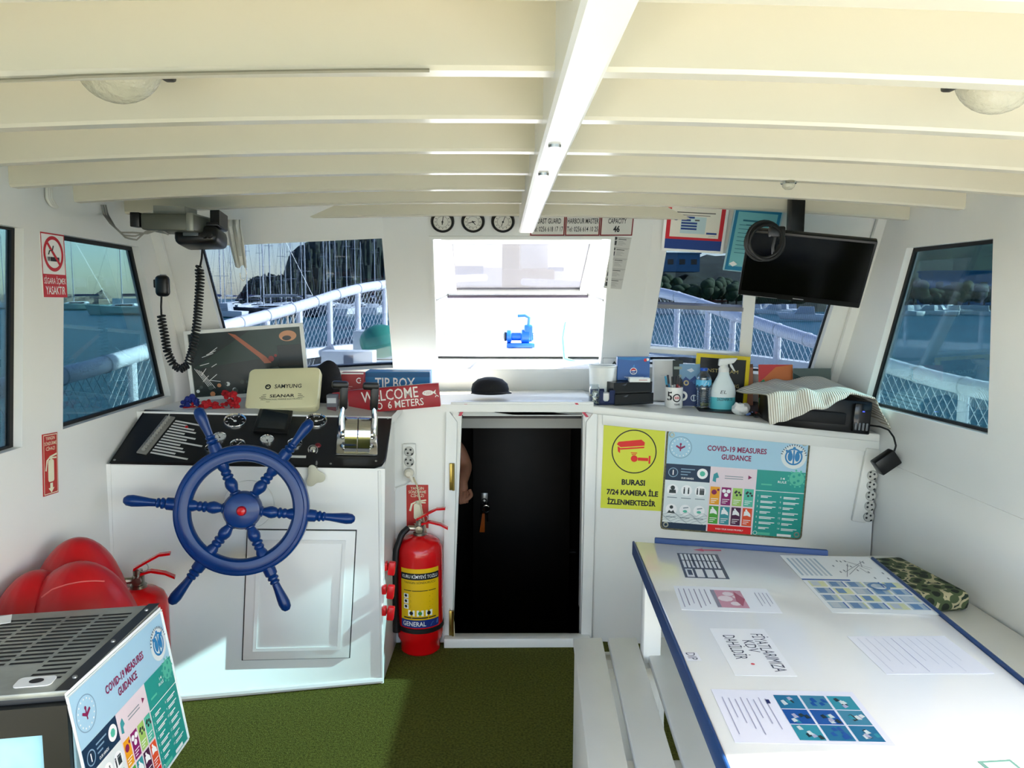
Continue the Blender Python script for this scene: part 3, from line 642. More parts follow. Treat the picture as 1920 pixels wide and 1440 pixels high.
# radios at the left front corner
Y0 = 2.46
g = MB(); p, q = PY(238, 401, Y0), PY(372, 434, Y0)
T = TR((p.x+q.x)/2, Y0+.10, (p.z+q.z)/2+.004)@RY(.02)
rad = thing('radio_unit', 'grey radio unit mounted under the roof beam above the black radio', 'radio', T)
hw, hh = (q.x-p.x)/2, (p.z-q.z)/2
g.box((.01, 0, 0), (2*hw-.05, .18, 2*hh), bev=.008); g.build('case', mat('grey_metal_case', '#55584f', .4, .3), rad)
g = MB(); g.box((-hw+.015, -.06, .005), (.03, .05, .045), bev=.003); g.build('plug', BLACK, rad)
g = MB(); g.box((hw-.03, 0, .002), (.022, .186, 2*hh+.004), bev=.004); g.box((0, .0, hh+.012), (.10, .1, .03)); g.build('bracket', mat('grey_bracket', '#86887f', .4, .4), rad)
Y1 = 2.52; p, q = PY(318, 424, Y1), PY(402, 460, Y1)
T = TR((p.x+q.x)/2, Y1+.07, (p.z+q.z)/2)@RY(-.03)@RX(-.15)
vhf = thing('vhf_radio', 'black marine radio with a lit display hanging in the left front corner', 'radio', T); hw, hh = (q.x-p.x)/2, (p.z-q.z)/2
g = MB(); g.box((0, .01, 0), (2*hw, .12, 2*hh), bev=.02, seg=3); g.build('case', BLACK, vhf)
g = MB(); g.box((-.01, -.053, .004), (.05, .006, .022), bev=.002); g.build('display', mat('lcd_grey', '#4b5358', .2), vhf)
for x in (hw*.7, hw*.48): g = MB(); g.lathe([(.010, 0), (.0095, .012), (0, .013)], 14, T=TR(x, -.049, -.006)@RX(PI/2)); g.build('knob', RUBBER, vhf)
g = MB(); g.box((0, .02, hh+.008), (2*hw*.95, .09, .012), bev=.003); g.box((hw-.015, .02, hh+.03), (.03, .08, .05)); g.build('bracket', BLACK, vhf)
g = MB(); g.box((-.02, -.02, hh+.016), (.09, .05, .004)); g.build('paper_strip', PAPER, vhf)
# hand microphone on the corner post with its coiled cord
mp = PY(305, 536, 2.86); mic = thing('hand_microphone', 'black hand microphone on the left corner post with a long coiled cord', 'microphone', mp)
g = MB(); g.box((0, 0, 0), (.050, .035, .078), bev=.016, seg=3); g.build('body', BLACK, mic)
g = MB(); g.box((-.028, .005, .008), (.008, .02, .03), bev=.003); g.build('talk_button', RUBBER, mic)
g = MB(); g.lathe([(.013, 0), (.011, .012)], 12, T=TR(-.005, .02, .03)); g.build('hanger', STEEL, mic)
path = [PY(x, y, Y) for x, y, Y in [(303, 552, 2.86), (302, 575, 2.86), (303, 600, 2.87), (309, 630, 2.88), (314, 660, 2.89), (325, 684, 2.88), (338, 693, 2.86), (352, 684, 2.84), (360, 660, 2.82), (366, 630, 2.80), (370, 600, 2.78), (373, 560, 2.74), (375, 525, 2.71), (374, 505, 2.69), (378, 485, 2.66), (380, 458, 2.62)]]
def resample(pts, n):
    L = [0]
    for a, c in zip(pts, pts[1:]): L.append(L[-1]+(c-a).length)
    out = []; j = 0
    for i in range(n):
        d = L[-1]*i/(n-1)
        while j < len(L)-2 and L[j+1] < d: j += 1
        out.append(pts[j].lerp(pts[j+1], (d-L[j])/(L[j+1]-L[j])))
    return out
g = MB(); N = 620; rs = resample(path, N); pts = []
for i, c in enumerate(rs):
    t = i/N; d = (rs[min(i+1, N-1)]-rs[max(i-1, 0)]).normalized(); a = d.cross(V((0, 1, 0))).normalized(); e = V((0, 1, 0))
    r = 0 if t < .09 or t > .88 else (.013 if not .30 < t < .42 else .012)
    ph = i*2*PI/9.2; pts.append(c+a*r*math.cos(ph)+e*r*math.sin(ph))
g.tube(pts, .0036, 5); g.buildw('coiled_cord', RUBBER, mic)
# white cloth strip with a hook loop
T = PY(430, 412, 2.95); g = MB(); cols = [(427, 452), (431, 452), (432, 458), (440, 462), (444, 466)]
rows = [412, 425, 440, 460, 480, 500]; lr = [(427, 452), (427, 452), (430, 455), (433, 458), (438, 461), (443, 463)]; nx = 8; vs = []
for y, (l, r) in zip(rows, lr):
    for i in range(nx+1): vs.append(PY(l+(r-l)*i/nx, y+(3 if y > 490 else 0)*math.sin(i), 2.93+.012*math.sin(i*1.7+y*.02)))
R_ = nx+1; g.add(vs, [(j*R_+i, j*R_+i+1, (j+1)*R_+i+1, (j+1)*R_+i) for j in range(len(rows)-1) for i in range(nx)])
cl = thing('cloth_strip', 'white cloth strip hanging from the roof in front of the left front window', 'cloth', T); o_ = g.buildw('cloth', mat('white_cloth', '#dcdcd6', .8, bump=.15, bscale=80), cl); 
m_ = o_.modifiers.new('thickness', 'SOLIDIFY'); m_.thickness = .004
g = MB(); g.tube([PY(x, y, 2.93) for x, y in [(459, 500), (462, 512), (461, 522), (456, 527), (451, 522), (450, 512)]], .0022, 6); g.buildw('hook', mat('white_cord', '#e2e2dc', .6), cl)
# cables on the left wall under the beams
def cable(name, label, tracks, r, m, grp=None):
    o = thing(name, label, 'cable', tracks[0][0], grp)
    for t in tracks: g = MB(); g.tube(resample(t, max(10, len(t)*4)), r, 6); g.buildw('wire', m, o)
    return o
WC = mat('white_cable', '#dcdad0', .5); 
cable('cable_bundle', 'short white cable bundle on the left wall under the roof beam', [[PX(88+i*4, 352, XL+.008), PX(88+i*4, 372, XL+.008), PX(95+i*4, 384, XL+.008), PX(104+i*2, 389, XL+.008)] for i in range(3)], .0045, WC)
cable('cable_bundle', 'white and grey cables running down to the radios in the left front corner', [[PX(190+i*4, 384, XL+.006), PX(194+i*4, 402, XL+.008), PY(206+5*i, 418+4*i, 2.55), PY(226+5*i, 436+5*i, 2.5), PY(250+3*i, 436+7*i, 2.5), PY(276, 438-3*i, 2.5), PY(300, 430, 2.5), PY(316, 440, 2.52)] for i in range(3)], .0028, mat('grey_cable', '#8c8b84', .5))

# instruments over the middle window
nF = -PFC[1] if PFC[1].y > 0 else PFC[1]
def dial(x, y, label, nm, hands):
    p = PP(x, y, PFC); T = fr(p, V((1, 0, 0)), RK*-1 if RK.z < 0 else RK)
    o = thing(nm, label, nm.replace('_', ' '), T, 'round dark rimmed instruments over the middle window'); g = MB()
    g.lathe([(.047, 0), (.048, .014), (.044, .022), (.037, .024), (.0355, .014)], 36); g.build('case', mat('dark_bronze', '#1a1712', .35, .4), o)
    g = MB(); g.disc(0, 0, .036, .017, 0, n=32)
    for i in range(12): a = PI*2*i/12; g.line2((.026*math.cos(a), .026*math.sin(a)), (.031*math.cos(a), .031*math.sin(a)), .0022, .0174, 1)
    g.ring(0, 0, .0225, .0235, .0173, 1)
    for a, l, wd in hands: g.line2((-.006*math.cos(a), -.006*math.sin(a)), (l*math.cos(a), l*math.sin(a)), wd, .0178, 1)
    g.disc(0, 0, .004, .018, 1); g.build('dial', [flat('#d8d6cc', .3), INK], o)
dial(830, 413, 'leftmost round instrument over the middle window, a barometer', 'barometer', [(1.4, .026, .003), (-1.7, .012, .004)])
dial(887, 413, 'round clock over the middle window, between the two other round instruments', 'clock', [(3.4, .02, .003), (-.9, .016, .003), (.2, .01, .003)])
dial(943, 413, 'round instrument over the middle window nearest the roof carline', 'hygrometer', [(1.2, .027, .0025), (-1.9, .02, .0025)])
DKR = flat('#7c2227')
def plaque(x0, x1, lines, label):
    T, w, h = signT((x0, 380), (x1, 380), (x0, 441), PFC, .004); g = MB(); g.box((w/2, h/2, -.002), (w, h, .006), 0, T); g.frame2(0, 0, w, h, .005, .0014, 1, T)
    for t, y, s, bd in lines: g.text(t, w/2, y*h, s, .0016, 2, T, bold=bd, fit=w*min(.9, .07*len(t) if len(t) > 4 else .05*len(t)+.1))
    g.one('plaque', [flat('#cfcdc4'), DKR, INK], label, 'plaque', 'red edged white plaques over the middle window', org=T)
plaque(995, 1061, [('SAHİL GÜVENLİK', .70, .032, .012), ('COAST GUARD', .45, .032, .012), ('Tel: 0256 618 17 17', .20, .030, .008)], 'white plaque with the coast guard telephone number over the middle window')
plaque(1062, 1128, [('LİMAN BAŞKANLIĞI', .70, .030, .012), ('HARBOUR MASTER', .45, .031, .012), ('Tel: 0256 614 10 25', .20, .030, .008)], 'white plaque with the harbour master telephone number over the middle window')
plaque(1129, 1191, [('KAPASİTE', .70, .030, .012), ('CAPACITY', .45, .031, .012), ('46', .20, .036, .04)], 'white plaque stating the capacity of 46 over the middle window')
T, w, h = signT((1149, 443), (1184, 446), (1140, 540), PFC, .002); g = MB(); g.box((w/2, h/2, -.0005), (w, h, .001), 0, T)
for i in range(5):
    y = h*(1-.2*i); g.disc(w*.17, y-h*.03, .007, .0004, 1, T, n=12); g.rect(w*.32, y-h*.045, w*.75, y-h*.033, .0004, 1, T); g.rect(w*.32, y-h*.022, w*.92, y-h*.017, .0004, 2, T)
    g.rect(w*.07, y-h*.155, w*.26, y-h*.075, .0004, 1, T); [g.rect(w*.34, y-h*(.08+.022*j), w*(.6+.08*((i+j) % 3)), y-h*(.074+.022*j), .0004, 2, T) for j in range(4)]; g.rect(0, y-.0015, w, y, .0004, 2, T)
g.one('label_sheet', [flat('#c4c3bd'), flat('#3a3a3a'), flat('#8b8b88')], 'narrow grey sheet of five printed labels right of the middle window', 'sheet', org=T)

# certificates hung in front of the right front window
PCF = (PFR[0]+V((0, -.03, 0)), PFR[1])
T, w, h = signT((1248, 378), (1369, 384), (1243, 470), PCF, .0)
o = thing('certificate', 'framed certificate with red border and blue lower band above the right front window', 'certificate', T, 'certificates hung over the right front window')
g = MB(); g.box((w/2, h/2, -.006), (w, h, .010), bev=.002); g.build('frame', PAPER, o)
g = MB(); m = .012; g.rect(m, m, w-m, h-m, 0, 0); g.rect(m, m, w-m, h*.26, .0004, 1); g.rect(m+.016, h*.31, w-m-.016, h-m, .0006, 2)
x0, x1, y0, y1 = m+.02, w-m-.02, h*.33, h-m
g.disc(x0+.016, y0+(y1-y0)*.62, .014, .0008, 3, n=20); g.disc(x0+.016, y0+(y1-y0)*.66, .009, .001, 4, n=3); g.disc(x0+.016, y0+(y1-y0)*.58, .008, .001, 1, n=3)
g.rect((x0+x1)/2-.075, y1-.030, (x0+x1)/2+.075, y1-.026, .0008, 5); g.rect((x0+x1)/2-.055, y1-.040, (x0+x1)/2+.055, y1-.0375, .0008, 5); g.rect(x0+.036, y0+.012, x1-.05, y1-.045, .0008, 6)
for i in range(5): g.rect(x0+.038, y1-.052-.012*i, x0+.038+[.05, .036, .062, .062, .062][i], y1-.044-.012*i, .001, 1)
g.rect(x0+.09, y1-.062, x0+.108, y1-.056, .001, 5); g.rect(x1-.045, y0+.012, x1-.004, y0+.02, .001, 1); g.line2((x1-.035, y0+.002), (x1-.008, y0+.007), .001, .001, 5)
g.build('sheet', [RS, flat('#1d3f86'), flat('#e4e0d2'), flat('#22407c'), RED, flat('#55554f'), flat('#bcd2d6')], o)
T, w, h = signT((1378, 388), (1470, 396), (1366, 508), PCF, .001)
o = thing('certificate', 'framed pale teal certificate partly hidden by the black television', 'certificate', T, 'certificates hung over the right front window')
g = MB(); g.box((w/2, h/2, -.006), (w, h, .010), bev=.002); g.build('frame', flat('#9fc3cc'), o)
g = MB(); g.rect(.006, .006, w-.006, h-.006, 0, 0); g.rect(.018, .024, w-.018, h-.016, .0004, 1); g.rect(w*.22, h-.054, w*.8, h-.047, .0008, 2); g.rect(w*.3, h-.07, w*.75, h-.066, .0008, 2)
for i in range(8): g.rect(w*.16, h*.74-.017*i, w*(.5+.09*((i*5) % 4)), h*.74-.017*i+.0025, .0008, 2)
g.plate([(w*.10, .034), (w*.19, .022), (w*.28, .034), (w*.19, .046)], .0008, 3)
g.build('sheet', [flat('#1f7da6'), flat('#7cc3c9'), flat('#2b6f86'), INKW], o)

# television on a bracket at the right front corner
TVQ = [V((.936, 2.72, 0))]*4
def para(c, Y):
    r = [ray(*q) for q in c]; A = M(((r[1].x, -r[2].x, r[3].x), (r[1].y, -r[2].y, r[3].y), (r[1].z, -r[2].z, r[3].z))); s = A.inverted()@r[0]
    k = [1, s.x, s.y, s.z]; f = Y/r[0].y; return [CAM+r[i]*(k[i]*f) for i in range(4)]
tq = para(((1412, 432), (1655, 455), (1611, 579), (1383, 553)), 2.62)
T = fr(tq[3], tq[2]-tq[3], tq[0]-tq[3]); w, h = (tq[2]-tq[3]).length, (tq[0]-tq[3]).length
tv = thing('television', 'black flat television hanging in front of the right front window', 'television', T)
g = MB(); g.box((w/2, h/2, -.016), (w, h, .03), bev=.004); g.box((w/2, h*.5, -.045), (w*.6, h*.6, .04), bev=.01); g.build('case', BLACK, tv)
g = MB(); g.rect(.008, .022, w-.008, h-.008, .0004); g.build('screen', mat('black_screen', '#020203', .12, vary=0), tv)
g = MB(); g.rect(w*.5-.018, .009, w*.5+.018, .013, .0012); g.line2((.01, .004), (w*.33, .004), .0016, .0012); g.build('badge', mat('grey_badge', '#77777a', .4), tv)
g = MB(); p = PY(1503, 436, 2.70); g.box((p.x, 2.76, 1.69), (.05, .045, .20), bev=.004); g.box((p.x, 2.735, 1.60), (.09, .05, .09), bev=.004); g.buildw('mount', BLACK, tv)
# coil of black cable over the television corner
c = PY(1433, 452, 2.53); co = thing('cable_coil', 'round coil of black cable hanging on the upper left corner of the television', 'cable coil', c)
rn = random.Random(4); g = MB(); pts = []
for i in range(7*28):
    t = i/28*2*PI; R_ = .060+.004*math.sin(i*.31)-.0012*(i//28); pts.append((R_*math.cos(t), .010*math.sin(i*.17)-.002*(i//28), R_*1.02*math.sin(t)))
g.tube(pts, .0048, 6); g.build('loops', RUBBER, co)
g = MB(); g.box((.04, 0, .03), (.05, .03, .035), bev=.006); g.tube([(.04, 0, .03), (.03, .0, -.02), (.035, .005, -.05)], .006, 6); g.build('plug', BLACK, co)

# ---------------------------------------------------------------- socket strips
SOCK = mat('white_socket_plastic', '#e4e3dc', .35)
def socket(T, par):
    g = MB(); g.lathe([(.0195, 0), (.0205, .004), (.0185, .006), (.0175, .001), (0, .001)], 24, T=T); o = g.build('socket', mat('socket_grey', '#bdbcb4', .4), par)
    g = MB()
    for x, y in ((-.009, .0), (.009, .0)): g.disc(x, y, .0044, .0014, 0, T, n=10)
    for y in (-.0155, .0155): g.rect(-.004, y-.003, .004, y+.003, .0065, 0, T)
    g.build('pin_holes', INK, o)
TL, w, h = signT((756, 831), (780, 831), (756, 900), PB, .0005); st = thing('socket_strip', 'white three way socket strip on the bulkhead left of the doorway', 'socket strip', TL)
g = MB(); g.box((w/2, h/2, .008), (w, h, .016), bev=.004); g.build('body', SOCK, st)
for y in (845, 864, 884):
    p = TL.inverted()@PP(768, y, PB); socket(TR(p.x, p.y, .016)@RZ(.9), st)
p0 = PP(768, 884, PB)+V((0, -.025, 0)); WIRE = mat('cream_wire', '#cdbf9f', .5)
cb = thing('power_cable', 'cream power cable plugged into the bulkhead socket and hanging beside the doorway', 'cable', p0)
g = MB(); g.lathe([(.019, -.004), (.018, .014), (.010, .024), (0, .025)], 18, T=TR(p0.x, p0.y, p0.z)@RX(PI/2)); g.tube([p0+V((.004, -.014, -.004)), p0+V((.018, -.02, -.035))], [.009, .005], 8); g.buildw('plug', mat('cream_plug', '#d8d2bf', .4), cb)
g = MB(); g.tube(resample([PP(776, 893, PB)+V((0, -.02, 0)), PP(783, 910, PB)+V((0, -.012, 0)), PP(790, 950, PB)+V((0, -.01, 0)), PP(800, 1000, PB)+V((0, -.008, 0)), PP(818, 1062, PB)+V((0, -.008, 0)), PP(838, 1120, PB)+V((0, -.01, 0)), PP(851, 1160, PB)+V((0, -.03, 0)), PP(852, 1192, PB)+V((0, -.03, 0))], 40), .004, 6)
g.buildw('lead', WIRE, cb)
g = MB(); a = PP(738, 916, PB)+V((0, -.012, 0)); g.tube(resample([PP(774, 898, PB)+V((0, -.02, 0)), PP(762, 908, PB)+V((0, -.014, 0)), PP(748, 912, PB)+V((0, -.012, 0)), a], 16), .003, 6); g.ell(a, (.012, .01, .009), n=10, m=6); g.buildw('spare_lead', SOCK, cb)
PRC = plane3((.387, 3.07, 0), (1.5, 2.92, 0), (.387, 3.07, 1))
TL, w, h = signT((1622, 838), (1648, 842), (1610, 977), PRC, .0005); st = thing('socket_strip', 'white five way socket strip on the counter front by the right wall', 'socket strip', TL)
g = MB(); g.box((w/2, h/2, .010), (w, h, .020), bev=.005); g.build('body', SOCK, st)
for x, y in ((1632, 889), (1631, 908), (1629, 927), (1627, 946), (1625, 966)):
    p = TL.inverted()@PP(x, y, PRC); socket(TR(p.x, p.y, .020)@RZ(.7), st)
p = PY(1661, 866, 2.76); ad = thing('power_adapter', 'black power adapter hanging tilted over the five way socket strip', 'power adapter', p)
T = RY(-.62+PI/2); g = MB(); g.box((0, 0, 0), (.06, .045, .085), 0, T, bev=.006); g.build('block', BLACK, ad)
g = MB(); g.tube(resample([PY(x, y, d) for x, y, d in [(1675, 851, 2.75), (1680, 836, 2.75), (1676, 820, 2.76), (1666, 806, 2.79), (1650, 800, 2.83), (1628, 797, 2.87)]], 30), .0035, 6); g.buildw('lead', RUBBER, ad)

# ---------------------------------------------------------------- fire extinguishers
FRED = mat('red_enamel', '#d0060e', .24, vary=.03, coat=.25); BLKH = mat('black_hose', '#101010', .5)
def wrapx(mb, r, phi0=0):
    mb.v = [V(((r+v[2])*math.sin(v[0]/r+phi0), -(r+v[2])*math.cos(v[0]/r+phi0), v[1])) for v in [V(q) for q in mb.v]]
def grect(g, x0, y0, x1, y1, z, mi, n=10):
    for i in range(n): g.rect(x0+(x1-x0)*i/n, y0, x0+(x1-x0)*(i+1)/n, y1, z, mi)
def extinguisher(T, label, r, full):
    o = thing('fire_extinguisher', label, 'fire extinguisher', T, 'red fire extinguishers')
    g = MB(); g.lathe([(r*.80, 0), (r*.86, .006), (r*.88, .045), (r*.98, .06), (r, .08), (r, .405), (r*.97, .43), (r*.86, .452), (r*.62, .468), (r*.3, .476), (.02, .478)], 48); g.build('cylinder', FRED, o)
    g = MB(); g.lathe([(.026, .470), (.026, .486), (.019, .488), (.019, .515), (.015, .518), (.015, .535), (0, .536)], 20); g.tube([(0, 0, .502), (-.045, -.01, .506)], .011, 10); g.lathe([(.014, 0), (.014, .02), (0, .021)], 16, T=TR(0, -.014, .505)@RX(PI/2)); vb = g.build('valve', mat('nickel_valve', '#9a958a', .3, 1), o)
    for nm, pts in (('carry_handle', [(0, -.0, .515), (.04, -.01, .528), (.085, -.02, .520), (.115, -.025, .505)]), ('trigger', [(-.012, 0, .535), (.03, -.01, .56), (.07, -.02, .583), (.105, -.03, .588)])):
        g = MB(); rp = resample([V(p) for p in pts], 12)
        for a, c in zip(rp, rp[1:]):
            d = (c-a); s = V((0, .011, 0)); up = V((0, 0, .004)); g.hexa([a-s, a-s+up*2, a+s, a+s+up*2, c-s, c-s+up*2, c+s, c+s+up*2])
        g.build(nm, FRED, o)
    g = MB(); g.torus(.014, .0015, 18, 5, T=TR(.02, -.012, .545)@RX(1.2)); g.build('pin_ring', STEEL, o)
    if full:
        hs = MB(); hs.tube(resample([V(p) for p in [(-.045, -.01, .506), (-.068, -.03, .488), (-.088, -.05, .43), (-.094, -.06, .34), (-.094, -.055, .22), (-.092, -.05, .12)]], 30), .0125, 10); hs.build('hose', BLKH, o)
        hs = MB(); hs.lathe([(.013, 0), (.015, .03), (.022, .10), (.022, .11), (0, .11)], 14, T=TR(-.090, -.05, .17)@RX(PI)@M.Scale(.7, 4)); hs.build('nozzle', BLKH, o)
        hs = MB(); hs.lathe([(r*1.01, .10), (r*1.035, .102), (r*1.035, .118), (r*1.01, .12)], 48); hs.box((-r*.98, -.035, .11), (.03, .04, .04), bev=.006); hs.build('hose_band', BLKH, o)
        g = MB(); W = .165; z0, z1 = .125, .365; cx = .008
        grect(g, -W/2+cx, z0, W/2+cx, z1, .0010, 0); grect(g, -W/2+cx, z1-.045, W/2+cx, z1-.018, .0014, 1); grect(g, -W/2+cx, z0, W/2+cx, z0+.032, .0014, 2)
        g.text('KURU KİMYEVİ TOZLU', cx, z1-.032, .0185, .0019, 3, bold=.008, fit=.148); g.text('YANGIN SÖNDÜRÜCÜ', cx, z1-.056, .013, .0016, 1, fit=.13); g.text('GENERAL', cx-.025, z0+.015, .026, .0019, 3, bold=.01, fit=.095)
        g.plate([(cx+.04, z0+.006), (cx+.075, z0+.010), (cx+.078, z0+.026), (cx+.05, z0+.02)], .002, 4)
        for i in range(3): g.rect(-.06, .245-.022*i, -.038, .263-.022*i, .0016, 3); [g.rect(-.03, .258-.022*i-.006*j, .06-.012*j, .260-.022*i-.006*j, .0016, 5) for j in range(2)]; g.disc(-.05, .255-.022*i, .006, .0018, 1, n=8)
        for i in range(3): g.rect(-.04+.035*i, .173, -.013+.035*i, .197, .0016, 3); g.disc(-.027+.035*i, .185, .008, .0018, 1 if i != 1 else 6, n=9)
        grect(g, -.06, .163, .075, .168, .0016, 1, 6); grect(g, -.06, .275, .075, .278, .0016, 1, 6)
        g.v = [(v[0], v[1], v[2]) for v in [V(q) for q in g.v]]; wrapx(g, r)
        g.build('label', [flat('#e9bb0c', .35), INK, flat('#1c2f7c', .35), INKW, flat('#5f86c6'), flat('#8a6a14'), flat('#3b8a3a')], o)
    else:
        g = MB(); grect(g, .01, .40, .045, .408, .001, 0, 3); wrapx(g, r); g.build('sticker', INKW, o)
    return o
ec = PZ(785, 1233, 0); extinguisher(TR(ec.x, ec.y+.083, .001), 'red fire extinguisher with a yellow label standing left of the dark doorway', .092, True)
e2 = PY(258, 1062, 2.45); extinguisher(TR(e2.x, 2.45, .001)@RZ(.25), 'red fire extinguisher without label behind the grey fridge, against the console', .088, False)
# red hose clips on the console side
for i, (x, y, nm) in enumerate(((729, 1061, 'topmost'), (727, 1105, 'middle'), (727, 1145, 'lowest'))):
    p = PX(x, y, -.385); o = thing('hose_clip', nm+' of three red plastic clips on the console side left of the fire extinguisher', 'clip', p, 'red hose clips')
    if i == 0:
        RP = mat('red_plastic', '#d2141c', .3); g = MB(); g.box((-.012, 0, 0), (.016, .03, .03), bev=.003); mB = g.build('base', RP, o); g = MB(); g.box((.012, -.004, -.006), (.026, .026, .05), T=RY(.12), bev=.005); tB = g.build('tab', RP, o)
    else:
        for s_ in (mB, tB): c_ = s_.copy(); COL.objects.link(c_); c_.parent = o
# ================================================================ RIGHT COUNTER
cA, cB = V((.387, 3.07, .995)), V((1.5, 2.92, .908)); cC = V((.387, 3.55, 1.0)); PCT = plane3(cA, cB, cC); PCT = (PCT[0], PCT[1] if PCT[1].z > 0 else -PCT[1])
def ctz(x, y): return PCT[0].z-((x-PCT[0].x)*PCT[1].x+(y-PCT[0].y)*PCT[1].y)/PCT[1].z
cab = thing('counter_cabinet', 'white counter cabinet right of the doorway carrying the printer and the posters', 'cabinet', (.95, 3.0, 0))
g = MB(); f0, f1 = V((.40, 3.07, 0)), V((1.495, 2.92, 0))
g.add([f0, f1, V((1.495, 2.92, ctz(1.5, 2.92)-.03)), V((.40, 3.07, ctz(.4, 3.07)-.03))], [(0, 1, 2, 3)])
g.add([f0, V((.40, 3.07, .96)), V((.40, 3.45, .96)), V((.40, 3.45, 0))], [(0, 1, 2, 3)])
g.buildw('body', WHITE, cab)
g = MB(); dY = V((0, -.022, 0))
q = [(.375, 3.048), (1.495, 2.895), (1.495, 3.31), (.66, 3.52), (.375, 3.52)]
g.slab([V((x, y, ctz(x, y))) for x, y in q], (0, 0, -.032), bev=.007); g.buildw('countertop', WHITE, cab)
g = MB(); a, c = V((.44, 3.06, ctz(.44, 3.06)-.075)), V((1.5, 2.915, ctz(1.5, 2.915)-.075)); g.slab([a, c, c+V((0, 0, .045)), a+V((0, 0, .045))], (0, -.006, 0), bev=.002); g.buildw('moulding', WHITE, cab)
def cpt(x, y): return PP(x, y, PCT)      # a point of the counter seen at this pixel
def mpx(p): return (p-CAM).dot(CF)/FPX   # metres per pixel there

# posters on the cabinet front
YEL = flat('#d5d93a', .4)
T, w, h = signT((1132, 797), (1248, 802), (1124, 952), PRC, .001); g = MB(); g.box((w/2, h/2, -.0005), (w, h, .001), 0, T)
cx, cy, r = w*.51, h*.70, w*.365; g.ring(cx, cy, r*.95, r, .0004, 1, T, n=56)
g.plate([(cx-r*.78, cy+r*.30), (cx-r*.70, cy+r*.42), (cx+r*.30, cy+r*.56), (cx+r*.46, cy+r*.44), (cx+r*.44, cy+r*.18), (cx-r*.60, cy+r*.06)], .0004, 2, T)
g.plate([(cx-r*.78, cy+r*.30), (cx-r*.60, cy+r*.17), (cx+r*.44, cy+r*.29), (cx+r*.44, cy+r*.25), (cx-r*.61, cy+r*.13), (cx-r*.82, cy+r*.29)], .0007, 0, T)
g.plate([(cx-r*.74, cy+r*.22), (cx-r*.62, cy+r*.12), (cx-r*.62, cy-r*.10), (cx-r*.72, cy-r*.02)], .0004, 2, T)
for k in range(3): g.rect(cx-r*(.14-.04*k), cy-r*(.04+.07*k), cx+r*(.14-.04*k), cy-r*(.08+.07*k), .0004, 2, T)
g.disc(cx+r*.02, cy-r*.32, r*.15, .0004, 2, T); g.rect(cx+r*.18, cy-r*.40, cx+r*.64, cy-r*.26, .0004, 2, T); g.rect(cx+r*.66, cy-r*.52, cx+r*.74, cy-r*.16, .0004, 2, T)
g.text('BURASI', w*.52, h*.325, w*.125, .0004, 1, T, bold=.04, fit=w*.38); g.text('7/24 KAMERA İLE', w*.51, h*.20, w*.12, .0004, 1, T, bold=.04, fit=w*.84); g.text('İZLENMEKTEDİR', w*.50, h*.08, w*.12, .0004, 1, T, bold=.04, fit=w*.79)
g.one('camera_warning_sign', [YEL, INK, flat('#e2231a')], 'yellow sign with a red surveillance camera on the cabinet front beside the doorway', 'sign', org=T)

